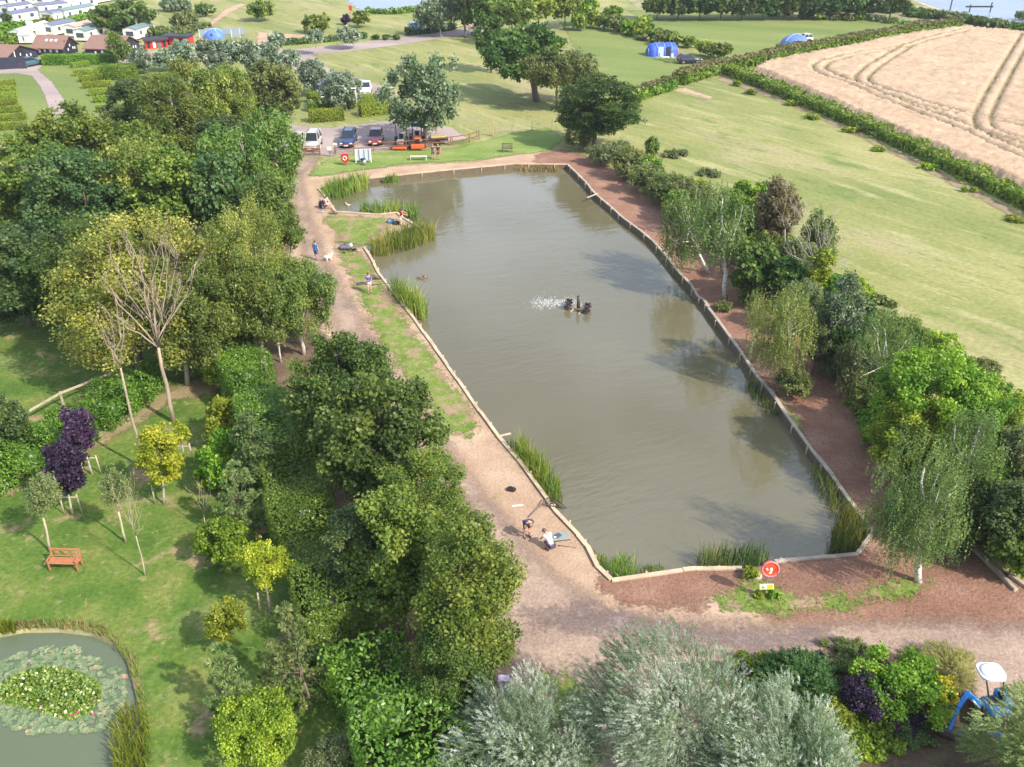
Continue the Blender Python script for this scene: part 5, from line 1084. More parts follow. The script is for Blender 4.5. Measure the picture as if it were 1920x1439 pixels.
# ------------------------------------------------------------ blue mini digger
def digger():
    bl = M("bright_blue_digger_paint", (.012, .17, .52), .35, .15, 4); P = G(1850, 1352); o = thing("mini_digger", "blue mini digger with a white canopy reaching its bucket into the flower bed", "digger", (P.x, P.y, .05), 0)
    A = G(1790, 1378, .15) - P                  # bucket
    for s in (-1, 1):
        t = MB(); t.prism([(-.75, .12), (-.62, 0), (.62, 0), (.75, .12), (.75, .32), (.62, .42), (-.62, .42), (-.75, .32)], s * .42 - .13, s * .42 + .13, 'x'); to = t.build("track", m_tyre, o); to.rotation_euler = (0, 0, R(-25))
    h = MB(); h.box((.25, .1, .72), (1.0, 1.0, .35), (0, 0, .2), bev=.14).box((.5, .25, 1.05), (.55, .85, .45), (0, 0, .2), bev=.16).build("body", bl, o)
    MB().box((.1, .1, 1.0), (.42, .42, .12), bev=.05).box((.3, .15, 1.25), (.1, .42, .45), bev=.04).build("seat", m_black, o)
    cz = 2.15; cn = G(1858, 1262, cz) - P
    c = MB(); c.prism([(.50 * math.copysign(abs(math.cos(a)) ** .55, math.cos(a)), .46 * math.copysign(abs(math.sin(a)) ** .55, math.sin(a))) for a in np.linspace(0, 2 * math.pi, 25)[:-1]], -.06, .04, 'z').ell((0, 0, .04), (.46, .42, .10), 16, 7); c.v = [(p[0] + cn.x, p[1] + cn.y, p[2] + cz) for p in c.v]; c.build("canopy", M("grey_white_canopy", (.66, .67, .70), .5, .06), o)
    for (x, y) in ((-.35, -.4), (.35, -.35)): MB().tube([(.05 + x * .7, .15 + y * .8, .9), (cn.x + x, cn.y + y, cz - .04)], .035, 7).build("canopy_post", m_black, o)
    def at(u, v, z): q = G(u, v, z) - P; return Vector((q.x, q.y, z))
    bs = at(1838, 1325, .75); top = at(1813, 1302, 1.55); kn = at(1797, 1328, 1.15); tip = at(1778, 1375, .30)
    def beam(p, q, w, hh, nm):
        d = q - p; mt = d.to_track_quat('X', 'Z').to_matrix().to_4x4(); mb = MB(); b_ = MB().box((d.length / 2, 0, 0), (d.length + .06, w, hh), bev=.03)
        mb.add([tuple(mt @ Vector(v) + p) for v in b_.v], b_.f); return mb.build(nm, bl, o)
    rot = at(1838, 1300, 1.0)
    beam(bs, top, .17, .24, "boom"); beam(top, kn, .16, .22, "boom_end"); st = beam(kn, tip, .13, .18, "dipper_arm")
    MB().tube([at(1836, 1330, .9), at(1820, 1312, 1.25)], .05, 8).tube([at(1820, 1312, 1.25), at(1806, 1308, 1.5)], .03, 8).build("hydraulic_ram", m_metal, o)
    d = MB(); d.prism([(-.22, .30), (.18, .30), (.24, .05), (.10, -.12), (-.12, -.12), (-.26, .04)], -.42, .42, 'x'); bk = d.build("bucket", M("dark_worn_steel", (.06, .045, .045), .6, .3), o); bk.location = at(1782, 1378, .16); bk.rotation_euler = (0, 0, R(-30))
    bd = MB().box((0, 0, .2), (1.1, .06, .3), bev=.02).build("dozer_blade", bl, o); bd.location = (-.35, -.75, 0); bd.rotation_euler = (0, 0, R(-25))
digger()

# ------------------------------------------------------------ benches, boards, signs
def bench(label, u, v, rz, mat, L_=1.5, back=True, group=None, arms=True, name="garden_bench"):
    P = G(u, v); o = thing(name, label, "bench", (P.x, P.y, .03), rz, group); s = MB()
    for i in range(5): s.box((0, -.2 + i * .1, .45), (L_, .085, .03), bev=.006)
    s.build("seat", mat, o)
    for x in (-L_ / 2 + .06, L_ / 2 - .06):
        for y in (-.22, .24):
            MB().box((x, y, .22 if (y < 0 or not back) else .22), (.07, .07, .44), bev=.01).build("leg", mat, o)
        if arms:
            MB().box((x, 0, .66), (.07, .58, .04), bev=.01).box((x, -.24, .55), (.055, .055, .2), bev=.01).build("armrest", mat, o)
    if back:
        b = MB(); b.box((0, .30, .93), (L_, .05, .08), (-.15, 0, 0), bev=.01).box((0, .26, .56), (L_, .04, .05), (-.15, 0, 0), bev=.01)
        for x in (-L_ / 2 + .05, L_ / 2 - .05): b.box((x, .27, .70), (.06, .06, .52), (-.15, 0, 0), bev=.01)
        k = 3
        for i in range(k):
            xa = -L_ / 2 + .08 + i * (L_ - .16) / k; xb = xa + (L_ - .16) / k
            b.tube([(xa, .265, .60), (xb, .295, .90)], .018, 5).tube([(xb, .265, .60), (xa, .295, .90)], .018, 5); b.box(((xa + xb) / 2, .28, .75), (.16, .03, .12), (-.15, 0, 0), bev=.01)
        b.build("backrest", mat, o)
    return o
bench("orange-brown garden bench with crossed back slats on the lawn", 125, 1066, R(-2), m_wood, 1.5)
bench("pale backless bench on the grass above the northern edging", 785, 301, R(178), M("silvered_bench_wood", (.50, .49, .44), .8, .1), 1.9, False, arms=False, name="park_bench")
bench("dark brown bench with a pale foot slab near the dark evergreen", 951, 286, 0, M("dark_bench_wood", (.10, .065, .05), .8, .2), 1.25, name="park_bench")
def sign():
    P = G(1433, 1124); o = thing("lifebuoy_stand", "round orange lifebuoy housing on a white pole with a yellow and white warning plate", "lifebuoy", (P.x, P.y, .05), R(-6))
    zt = hgt(P, 1067); z2 = hgt(P, 1102); MB().tube([(0, .06, 0), (0, .06, zt)], .03, 8).build("pole", m_metal, o)
    og = M("orange_red_housing", (.72, .10, .03), .35, .12); pk = M("faded_pink_rim", (.72, .20, .26), .45, .12); f = MB(); N_ = 28; rr = .37
    tl = R(-12)
    ho = MB().tube([(0, .02, 0), (0, -.12, 0)], rr, N_, sm=False).build("housing", og, o, (0, 0, zt)); ho.rotation_euler = (tl, 0, 0)
    MB().tube([(rr * math.cos(a), -.12, rr * math.sin(a)) for a in np.linspace(0, 2 * math.pi, N_ + 1)], .045, 6, cap=False).build("rim", pk, ho)
    w = MB()   # white mark: seated figure shapes on the housing
    w.prism([(.07 * math.cos(a) + .04, .07 * math.sin(a) + .02) for a in np.linspace(0, 6.28, 11)[:-1]], -.135, -.125, 'y').prism([(-.06, -.22), (.05, -.22), (.10, -.05), (.02, -.04)], -.135, -.125, 'y').prism([(-.22, .02), (-.14, .08), (-.08, -.04), (-.14, -.08)], -.135, -.125, 'y'); w.build("white_mark", m_white, ho)
    d = MB().prism([(-.28, .08), (-.10, .12), (-.08, -.02), (-.20, -.16), (-.30, -.08)], -.13, -.122, 'y').prism([(.12, .10), (.27, .13), (.29, -.05), (.16, -.14)], -.13, -.122, 'y').build("opening", M("deep_orange_ring", (.62, .05, .01), .5, .2), ho)  # deeper orange patches on the housing front
    pl = MB().box((0, 0, 0), (.64, .03, .30), bev=.008).build("warning_plate", m_white, o, (0, -.0, z2)); pl.rotation_euler = (R(-8), R(-7), 0)
    MB().box((.16, -.018, 0), (.28, .006, .25)).build("yellow_panel", M("sign_yellow", (.80, .66, .05), .4, .05), pl)
    MB().prism([(-.26, -.10), (-.06, -.10), (-.16, .10)], -.024, -.016, 'y').build("warning_triangle", M("sign_yellow", (.80, .66, .05), .4, .05), pl)
    MB().prism([(-.19, -.06), (-.13, -.06), (-.15, .03), (-.17, .03)], -.030, -.024, 'y').build("triangle_mark", m_black, pl)
    t = MB()
    for i in range(4): t.box((.16, -.023, .07 - i * .048), (.2 - .03 * (i % 2), .003, .012))
    t.build("panel_lines", M("brown_print", (.35, .25, .05), .6), pl)
sign()
o = MB().ell((0, 0, .1), (.28, .22, .22), 9, 6).build("boulder", M("pale_stone", (.42, .37, .31), .9, .2, 8)); o.location = G(1418, 1084); tag(o, "pale rounded stone behind the round lifebuoy sign", "stone")
P = G(678 - 19, 309); P = G(648, 311)
o = thing("lifebuoy_stand", "red lifebuoy cabinet on wooden posts near the pond's north end", "lifebuoy", tuple(P)); zt = hgt(P, 297)
MB().box((-.12, 0, .5), (.07, .07, 1.1)).box((.12, 0, .5), (.07, .07, 1.1)).build("posts", m_rail, o); MB().prism([(-.42, zt - .2), (-.32, zt - .45), (.32, zt - .45), (.42, zt - .2), (.42, zt + .35), (.3, zt + .5), (-.3, zt + .5), (-.42, zt + .35)], -.1, .1, 'y').build("cabinet", m_red, o)
MB().tube([(.2 * math.cos(a), -.11, zt + .02 + .2 * math.sin(a)) for a in np.linspace(0, 2 * math.pi, 15)], .06, 6, cap=False).build("ring_mark", m_white, o)
P = G(682, 306); o = thing("notice_board", "tall pale blue notice board seen from behind on the pond's north lawn", "notice board", tuple(P), R(4)); zt = hgt(P, 280); wv = .85
MB().box((0, 0, zt / 2 + .15), (wv * 2, .05, zt - .3)).build("panel", M("pale_blue_board", (.50, .58, .68), .4, .08), o)
for x in (-.85, .85): MB().box((x, 0, zt / 2), (.09, .09, zt)).build("frame_post", m_white, o)
for x in (-.45, .12, .62): MB().box((x, -.04, zt / 2 + .15), (.06, .04, zt - .35)).build("batten", M("dark_batten", (.07, .07, .09), .6), o)
P = G(684, 308); o = thing("litter_bin", "small grey bin standing at the foot of the pale notice board", "bin", (P.x, P.y - .4, .03)); MB().tube([(0, 0, 0), (0, 0, .6)], .26, 12).build("drum", m_metal, o); MB().ell((-.1, 0, .62), (.34, .3, .14)).build("lid", m_black, o)
# small white notices by the gate
for (u, v, s, l) in [(619, 294, .5, "pair of small white notices on a post at the car park exit"), (600, 290, .35, "small white notice on the gate post beside the silver off-roader"), (630, 287, .45, "pale notice on the brown fence end beside the navy car")]:
    P = G(u, v); o = thing("small_notice", l, "notice", tuple(P)); MB().box((0, 0, .55), (.08, .08, 1.1)).build("post", m_rail, o); MB().box((0, -.06, .95), (s, .03, .42)).build("plate", m_white, o)
# ------------------------------------------------------------ fences
def fence(name, label, px, h, rails, mat, space=2.2, post=.10, cat="fence", rail=(.05, .10), thick=True):
    pts = [G(*p) for p in px]; o = thing(name, label, cat, tuple(pts[0])); b0 = pts[0]
    for i, (a, b) in enumerate(zip(pts[:-1], pts[1:])):
        d = b - a; n = max(1, round(d.length / space)); ang = math.atan2(d.y, d.x); c = (a + b) / 2 - b0
        for z in rails:
            MB().box((c.x, c.y, z), (d.length, rail[0], rail[1]), (0, 0, ang)).build("rail", mat, o)
        for k in range(n + (i == len(pts) - 2)): q = a + d * k / n - b0; MB().box((q.x, q.y + .05, h / 2), (post, post, h)).build("post", mat, o)
    return o
fence("rail_fence", "long brown two-rail fence between the parked cars and the pond", [(628, 290), (700, 284), (762, 281), (845, 273)], 1.1, (.5, 1.0), m_rail, 2.4)
fence("rail_fence", "brown fence end turning towards the mown slope", [(848, 273), (880, 268), (898, 262)], 1.1, (.5, 1.0), m_rail, 2.2)
fence("farm_gate", "brown five-bar gate in front of the silver-gold off-roader", [(553, 293), (600, 292)], 1.25, (.25, .45, .65, .85, 1.1), m_rail, 3.2, .14, "gate")
fence("wire_fence", "thin grey-green post fence across the foot of the mown slope", [(894, 262), (960, 250), (1035, 242)], 1.2, (.6, 1.15), M("greenish_fence_wood", (.25, .27, .18), .9, .2), 3.0, .1, rail=(.02, .025))
fence("pole_fence", "rustic pole rail fence above the garden laurel hedges", [(40, 812), (120, 765), (225, 722)], 1.15, (1.05,), m_stake, 5.0, .11, rail=(.11, .11))
fence("wooden_fence", "grey wooden fence at the end of the access road", [(838, 60), (880, 48), (884, 42)], 1.1, (.5, .95), m_stake, 2.5)
o = MB().box((0, 0, .85), (.14, .14, 1.7), bev=.02).build("marker_post", M("orange_yellow_post", (.55, .33, .10), .7, .1)); o.location = G(925, 256); tag(o, "orange-yellow marker post standing in the thin wire fence", "post")
P = G(671, 222); o = thing("lamp_post", "slim grey lamp post on the lawn right of the largest silver poplar", "lamp post", tuple(P)); z = hgt(P, 166); MB().tube([(0, 0, 0), (0, 0, z)], .06, 8).build("pole", m_metal, o); MB().box((-.25, 0, z), (.7, .22, .12), bev=.04).build("lamp_head", m_white, o)
for (u, v, vt, l) in [(585, 207, 188, "thin bollard post beside the left rear clipped hedge"), (42, 54, 43, "white pole in the hedge of the caravan park"), (34, 128, 98, "white pole at the corner of the nearest black barn")]:
    P = G(u, v); z = hgt(P, vt); o = MB().tube([(0, 0, 0), (0, 0, z)], .06, 7).tube([(0, 0, z), (0, 0, z + .08)], .09, 7).build("white_pole", m_white); o.location = P; tag(o, l, "pole")

# ------------------------------------------------------------ caravans and barns
m_cwall = M("cream_caravan_wall", (.76, .77, .72), .45, .05); m_window = M("caravan_window_glass", (.06, .08, .11), .15, .1)
roofs = [M("grey_blue_caravan_roof", (.14, .155, .24), .6, .1), M("light_grey_caravan_roof", (.50, .54, .56), .6, .08), M("dull_green_caravan_roof", (.15, .23, .23), .6, .1), M("pinkish_caravan_roof", (.50, .34, .28), .6, .1)]
def caravan(label, a, b, rf=0, depth=2.7, h=1.85, side=1, name="static_caravan", cat="caravan"):
    A = G(*a); B = G(*b); d = B - A; L_ = d.length; o = thing(name, label, cat, tuple(A), math.atan2(d.y, d.x), "static caravans"); s = 1
    MB().box((L_ / 2, depth / 2, h / 2 + .25), (L_, depth, h - .1)).prism([(0, h + .2), (depth, h + .2), (depth / 2, h + .55)], 0, L_, 'x').build("walls", m_cwall, o)
    r = MB()
    for (y0, z0, y1, z1) in ((-.12, h + .17, depth / 2, h + .62), (depth + .12, h + .17, depth / 2, h + .62)):
        r.add([(-.1, y0, z0), (L_ + .1, y0, z0), (L_ + .1, y1, z1), (-.1, y1, z1), (-.1, y0, z0 - .08), (L_ + .1, y0, z0 - .08), (L_ + .1, y1, z1 - .08), (-.1, y1, z1 - .08)], [(0, 1, 2, 3), (7, 6, 5, 4), (0, 4, 5, 1), (3, 2, 6, 7), (0, 3, 7, 4), (1, 5, 6, 2)])
    r.build("roof", roofs[rf], o); n = max(1, int(L_ / 2.6))
    for k in range(n):
        x = (k + .5) * L_ / n; w = .9 if k % 2 else .6
        MB().box((x, -.02, h * .62 + .1), (w, .05, .7)).build("window", m_window, o)
    MB().box((-.02, depth / 2, h * .6 + .1), (.05, depth * .55, .8)).build("window", m_window, o)
    MB().box((L_ * .62, -.03, 1.15), (.7, .04, 1.75)).build("door", M("pale_grey_door", (.55, .57, .6), .5, .05), o)
    return o
cv_ = [((-6, 15), (20, 11), 0, "static caravan cut by the left border in the topmost row"), ((20, 13), (46, 9), 0, "second static caravan of the topmost row"), ((51, 11), (79, 8), 0, "third static caravan of the topmost row"), ((83, 10), (111, 6), 0, "fourth static caravan of the topmost row"), ((116, 9), (146, 5), 0, "fifth static caravan of the topmost row"),
 ((151, 8), (182, 3), 0, "sixth static caravan of the topmost row, next to the oak"), ((20, 32), (64, 25), 0, "long cream caravan in the second row left of the dark-windowed one"), ((76, 30), (128, 24), 0, "caravan with a bay window in the middle of the second row"),
 ((131, 23), (144, 20), 1, "short grey-roofed caravan end in the second row"), ((143, 21), (184, 12), 1, "caravan behind the large oak's left edge in the second row"), ((28, 46), (74, 38), 0, "caravan in the third row left of the yellow-green tree"),
 ((124, 40), (181, 29), 2, "green-roofed caravan above the sloping hedge"), ((-8, 30), (3, 27), 1, "caravan end at the left border in the second row"), ((-6, 50), (14, 46), 0, "caravan half cut at the left border below the small dark tree"), ((-8, 58), (8, 55), 0, "lowest caravan cut by the left border"),
 ((47, 82), (100, 64), 1, "large cream caravan directly behind the middle black barn"), ((103, 69), (146, 60), 0, "blue-grey roofed caravan behind the middle barn's gable"), ((145, 72), (192, 60), 3, "caravan with a pinkish roof behind the barns"), ((165, 80), (200, 70), 2, "green-roofed caravan just left of the narrow upright tree"),
 ((258, 77), (292, 66), 2, "cream caravan with a pale green roof right of the large oak"), ((-10, 4), (60, -4), 0, "distant caravan at the very top left corner"), ((66, 3), (130, -4), 0, "distant caravan at the top edge above the fourth one"), ((150, 2), (230, -6), 1, "distant caravan at the top edge beside the oak crown"), ((232, 4), (290, -2), 1, "distant caravan at the top edge right of the oak crown")]
for i_, (a_, b_) in enumerate([((-8, 22), (14, 19)), ((6, 8), (30, 4)), ((40, 7), (66, 3)), ((76, 6), (102, 2)), ((110, 4), (138, 0)), ((146, 4), (174, -1)), ((185, 8), (215, 2))]):
    cv_.append((a_, b_, i_ % 2, "small distant caravan, " + ["first", "second", "third", "fourth", "fifth", "sixth", "last"][i_] + " from the left in the row squeezed above the second"))
for a, b, rf, l in cv_: caravan(l, a, b, rf)
caravan("small white chalet with a gabled blue roof beside the yellow-green tree", (103, 45), (120, 42), 0, 4, 1.9, name="chalet", cat="chalet")
for (a, b, l) in [((55, 63), (66, 62), "white camper roof behind the large cream caravan"), ((37, 84), (60, 84), "pale shed between the barns and the large cream caravan")]: caravan(l, a, b, 1, 2.0, 1.5, name="camper_van", cat="campervan")
m_bw = M("blue_black_boarding", (.030, .034, .062), .8, .25, 5); m_tile = M("brown_clay_tiles", (.235, .135, .105), .85, .14, 1.5); m_plate = M("white_wall_plate", (.75, .75, .74), .5, .05)  # boarding, roof tiles, plain white for wall and gable plates
def barn(label, A, B, C, ve, vr, lights, sky=0):  # lights: (x, z, size) of the plain white wall plates
    A = G(*A); B = G(*B); C = G(*C); x = B - A; L_ = x.length; ang = math.atan2(x.y, x.x); Mx = Matrix.Rotation(-ang, 3, 'Z'); c = Mx @ (C - A); Wd = -c.y if c.y < 0 else c.y; sg = 1 if c.y > 0 else -1; Wd = min(Wd, 14)
    o = thing("black_barn", label, "barn", tuple(A), ang); he = hgt(A, ve); hr = min(he + Wd * .42, max(hgt(A + Vector((0, Wd / 2, 0)), vr), he + 1.5)); W_ = Wd * sg
    MB().box((L_ / 2, W_ / 2, he / 2), (L_, Wd, he)).prism([(0, he), (W_, he), (W_ / 2, hr)], 0.02, L_ - .02, 'x').build("walls", m_bw, o); r = MB()
    for (y0, y1) in ((-.35 * sg, W_ / 2), (W_ + .35 * sg, W_ / 2)):
        z0 = he - .35 * (hr - he) / (Wd / 2); p = [(-.35, y0, z0 + .12), (L_ + .35, y0, z0 + .12), (L_ + .35, y1, hr + .12), (-.35, y1, hr + .12)]
        r.add(p + [(a_, b_, c_ - .12) for a_, b_, c_ in p], [(0, 1, 2, 3), (7, 6, 5, 4), (0, 4, 5, 1), (3, 2, 6, 7), (0, 3, 7, 4), (1, 5, 6, 2)])
    ro = r.build("roof", m_tile, o); nr = math.atan2(hr - he, W_ / 2)
    for k in range(sky):
        xx = L_ * (.30 + .16 * k); MB().box((xx, W_ * .26, he + (hr - he) * .52 + .16), (.45, .55, .06), (nr, 0, 0)).build("skylight", M("pale_skylight", (.5, .55, .62), .2), ro)
    for (x_, z_, s_) in lights: MB().box((x_ * L_, -.04 * sg, z_ * he), (s_, .05, s_ * 1.2)).build("wall_plate", m_plate, o)
    for (y_, z_) in ((.35, .62), (.5, 1.05), (.68, .68), (.8, .62)): MB().box((-.04, y_ * W_, z_ * he), (.05, .3, .4)).build("gable_plate", m_plate, o)
    MB().box((-.03, W_ * .5, 1.2), (.06, 2.6, 2.4)).build("door", M("barn_door_dark", (.02, .018, .03), .7), o); return o
barn("middle black barn with skylights in its brown roof", (120, 106), (66, 104), (162, 98), 90, 68, [(.2, .6, .4), (.42, .6, .4), (.62, .6, .35), (.8, .55, .4)], 3)
barn("nearest black barn cut by the left border", (10, 127), (-60, 125), (72, 107), 113, 86, [(.3, .6, .5)])
barn("right black barn behind the narrow upright tree", (226, 108), (162, 106), (282, 95), 92, 69, [(.3, .6, .4), (.5, .6, .4), (.7, .5, .35)])
o = MB().box((0, 0, .9), (7, .15, 1.8)).build("boarded_wall", m_bw); P = G(8, 130); o.location = (P.x, P.y, 0); o.rotation_euler = (0, 0, R(8)); tag(o, "low black boarded wall in front of the nearest barn", "wall")
def stall(label, a, b, h, panels):
    A = G(*a); B = G(*b); d = B - A; L_ = d.length; o = thing("red_stall", label, "stall", tuple(A), math.atan2(d.y, d.x))
    MB().box((L_ / 2, 1.6, h * .45), (L_, 2.6, h * .9)).build("body", m_red, o); MB().box((L_ / 2, 1.5, h), (L_ + .5, 3.4, .25)).build("roof", M("black_felt_roof", (.035, .035, .05), .7), o)
    for x, c in panels: MB().box((x * L_, .27, h * .45), (L_ * .12, .06, h * .7)).build("panel", c, o)
tl_ = M("teal_panel", (.03, .22, .18), .5); bk_ = M("black_opening", (.02, .02, .03), .8)
stall("long red stall with a teal door beside the right barn's gable", (274, 93), (316, 90), 1.5, [(.15, bk_), (.4, m_white), (.62, tl_), (.85, bk_)])
stall("second red and black stall with a pale blue end panel", (306, 86), (352, 87), 1.6, [(.2, bk_), (.5, m_white), (.72, bk_), (.92, M("pale_blue_panel", (.5, .66, .72), .5))])
# ------------------------------------------------------------ tents
m_blue = M("royal_blue_tent_nylon", (.035, .10, .52), .6, .2, 2); m_lblue = M("pale_blue_nylon", (.35, .48, .75), .6, .1)
def tunnel(label, a, b, h, depth, mat, door=True, name="tunnel_tent"):
    A = G(*a); B = G(*b); d = B - A; L_ = d.length; o = thing(name, label, "tent", tuple(A), math.atan2(d.y, d.x)); m = MB(); n = 9; ns = 13; vs = []
    for i in range(ns):
        t = i / (ns - 1); s = 1 - .05 * abs(math.sin(t * math.pi * 3)); e = (.55 if i in (0, ns - 1) else 1)
        for k in range(n): a_ = math.pi * k / (n - 1); vs.append((t * L_, depth / 2 - math.cos(a_) * depth / 2 * s * e, math.sin(a_) ** .7 * h * s * (.6 if e < 1 else 1)))
    m.add(vs, [(i * n + k, (i + 1) * n + k, (i + 1) * n + k + 1, i * n + k + 1) for i in range(ns - 1) for k in range(n - 1)] + [tuple(range(n)), tuple(range((ns - 1) * n, ns * n))[::-1]], None, True); m.build("canopy", mat, o)
    for i in range(0, ns, 3):
        t = i / (ns - 1); e = .56 if i in (0, ns - 1) else 1.01
        MB().tube([(t * L_, depth / 2 - math.cos(math.pi * k / 8) * depth / 2 * e, math.sin(math.pi * k / 8) ** .7 * h * (.61 if e < 1 else 1.015)) for k in range(9)], .045, 5).build("hoop", m_lblue, o)
    if door:
        MB().box((L_ * .36, .12, h * .40), (L_ * .18, .14, h * .75), (-.12, 0, 0)).build("pale_door_panel", m_lblue, o); MB().box((L_ * .62, .14, h * .40), (L_ * .14, .14, h * .75), (-.12, 0, 0)).build("dark_doorway", bk_, o)
    return o
tunnel("large blue tunnel tent on the camping field", (1219, 108), (1274, 106), 2.1, 3.4, m_blue)
def dome(label, u, v, r, h, mat, name="dome_tent"):
    P = G(u, v); o = thing(name, label, "tent", tuple(P)); m = MB(); n = 16
    vs = [(r * 1.25 * math.cos(a) * math.cos(e), r * math.sin(a) * math.cos(e), h * math.sin(e)) for e in np.linspace(0, math.pi / 2 * .97, 6) for a in np.linspace(0, 2 * math.pi, n, False)]
    m.add(vs, [(i * n + k, i * n + (k + 1) % n, (i + 1) * n + (k + 1) % n, (i + 1) * n + k) for i in range(5) for k in range(n)] + [tuple(range(5 * n, 6 * n))], None, True); m.build("canopy", mat, o)
    for a0 in (.6, 2.2): MB().tube([(r * 1.25 * math.cos(a0) * math.cos(t), r * math.sin(a0) * math.cos(t), h * 1.02 * math.sin(t)) for t in np.linspace(0, math.pi, 13)], .06, 5).build("pole_sleeve", m_lblue, o)
    MB().prism([(-.5, .05), (.5, .05), (0, h * .7)], -r * .93, -r * .90, 'y').build("doorway", M("tent_door_navy", (.03, .05, .16), .7), o); return o
dome("blue-grey dome tent beside the far hedge of the wheat field", 1490, 86, 2.2, 2.0, M("grey_blue_nylon", (.10, .18, .42), .6, .12))
dome("small blue tent inside the pale fenced pitch near the silver poplars", 402, 71, 1.7, 1.6, M("soft_blue_nylon", (.09, .19, .55), .6, .12))
P = G(375, 72); o = thing("windbreak", "pale translucent windbreak frame around the small blue tent", "windbreak", tuple(P)); pw = M("pale_mesh_screen", (.30, .36, .40), .6, .08)
MB().box((1.6, 0, .8), (3.2, .05, 1.5)).build("panel", pw, o); MB().box((6.9, 0, .7), (1.6, .05, 1.2)).build("panel", pw, o); MB().box((3.9, 3.4, .7), (7.8, .05, 1.2)).build("panel", pw, o)
for x in (0, 3.2, 6.1, 7.7): MB().box((x, -.06, .85), (.08, .06, 1.7)).build("post", m_white, o)
for (u, v, l, c) in [(1233 + 0, 112, "folding chair left of the camp table by the blue tent", (.4, .42, .6)), (1262, 113, "pink-white folding chair in front of the blue tent", (.6, .4, .42)), (1268, 114, "folding chair beside the dark car at the blue tent", (.35, .3, .35))]:
    P = G(u, v); o = thing("camp_chair", l, "chair", tuple(P), random.uniform(0, 6)); mm = M("chair_cloth_%.1f" % c[0], c, .8); MB().box((0, 0, .42), (.55, .5, .06)).build("seat", mm, o); MB().box((0, .25, .75), (.55, .06, .6), (-.2, 0, 0)).build("backrest", mm, o)
    for x in (-.24, .24):
        for y in (-.22, .22): MB().tube([(x, y, 0), (x, y, .42)], .02, 5).build("leg", m_metal, o)
P = G(1247, 114); o = thing("camp_table", "low white camp table in front of the blue tent", "table", tuple(P)); MB().box((0, 0, .6), (1.3, .7, .05)).build("tabletop", m_white, o)
for x in (-.55, .55):
    for y in (-.28, .28): MB().tube([(x, y, 0), (x, y, .58)], .02, 5).build("leg", m_metal, o)
P = G(1781, 20); o = thing("jetty_frame", "tiny wooden frame and mast standing at the water's edge", "jetty", tuple(P)); MB().box((0, 0, 2.0), (.2, .2, 4)).build("mast", m_black, o); MB().box((5, -3, 1.2), (6, .3, .3)).box((3, -3, .8), (.2, .2, 1.6)).box((7.6, -3, 1.0), (.2, .2, 2.2)).build("frame", m_black, o)
P = G(658, 26); o = thing("lifebuoy_stand", "tiny red lifebuoy stand beside the far lake", "lifebuoy", tuple(P)); MB().box((0, 0, .5), (.1, .1, 1)).build("post", m_rail, o); MB().box((0, -.05, 1.2), (.7, .15, 1.0), bev=.05).build("cabinet", m_red, o)

# ------------------------------------------------------------ aerator
P = G(1083, 582, WZ); o = thing("paddle_aerator", "dark paddle-wheel aerator with a short post floating in the pond", "aerator", (P.x, P.y, WZ), R(-28)); dk = M("aerator_dark_plastic", (.06, .045, .045), .5, .2)
MB().box((0, 0, .10), (1.6, .12, .10)).box((-.35, 0, .02), (.12, 1.3, .14), bev=.04).box((.35, 0, .02), (.12, 1.3, .14), bev=.04).build("float_frame", M("tan_float", (.34, .26, .18), .7, .2), o); MB().tube([(0, .1, 0), (0, .1, 1.15)], .13, 9).build("motor_post", dk, o)
for x in (-.78, .78):
    w = MB(); w.tube([(x - .12, 0, .32), (x + .12, 0, .32)], .13, 10)
    for k in range(8): a = k * math.pi / 4; w.box((x, .30 * math.cos(a), .32 + .30 * math.sin(a)), (.34, .34, .05), (a, 0, 0)); w.box((x, .44 * math.cos(a), .32 + .44 * math.sin(a)), (.34, .04, .18), (a, 0, 0))
    w.build("paddle_wheel", dk, o)
sp = MB(); c = G(1060, 573, WZ)
for i in range(1100):
    t = random.random(); x = 1.0 - 3.4 * t + random.gauss(0, .3); y = random.gauss(0, .28 + .35 * t) + .5 * t; z = max(.01, abs(random.gauss(0, .30)) * (1 - t) ** 1.2); s = random.uniform(.010, .034)
    e = (random.random() * 3, random.random() * 3, 0) if z > .05 else (0, 0, random.random() * 3); sp.box((x, y, z), (s * 1.6, s, s * .35), e)
o = sp.build("water_spray", M("white_spray_foam", (.85, .87, .9), .4, .03)); o.location = c; tag(o, "white spray and foam thrown left of the paddle aerator", kind="stuff")
def bird(label, u, v, c, s=1.0, name="duck", rz=0):
    P = G(u, v, WZ); o = thing(name, label, name, (P.x, P.y, WZ), rz); m = M("plumage_%.2f" % c[0], c, .8, .2); b = MB().ell((0, 0, .06 * s), (.24 * s, .12 * s, .11 * s), 10, 7).tube([(.15 * s, 0, .1 * s), (.22 * s, 0, .22 * s), (.27 * s, 0, .26 * s)], [.06 * s, .045 * s, .05 * s], 7).ell((.28 * s, 0, .28 * s), (.06 * s, .045 * s, .045 * s), 8, 6).tube([(-.2 * s, 0, .1 * s), (-.33 * s, 0, .14 * s)], [.07 * s, .02 * s], 6); b.build("body", m, o)
    MB().tube([(.33 * s, 0, .27 * s), (.40 * s, 0, .26 * s)], [.025 * s, .012 * s], 5).build("beak", M("bird_beak", (.5, .3, .06), .5), o)
bird("brown duck swimming right of the tall reed island", 789, 523, (.16, .10, .06), 1.1, rz=0); bird("second brown duck just ahead of the first near the reed island", 797, 521, (.22, .15, .10), 1.0, rz=.4); bird("pale cream duck swimming in the north-west bay", 653, 386, (.62, .56, .46), 1.0, rz=2.8)

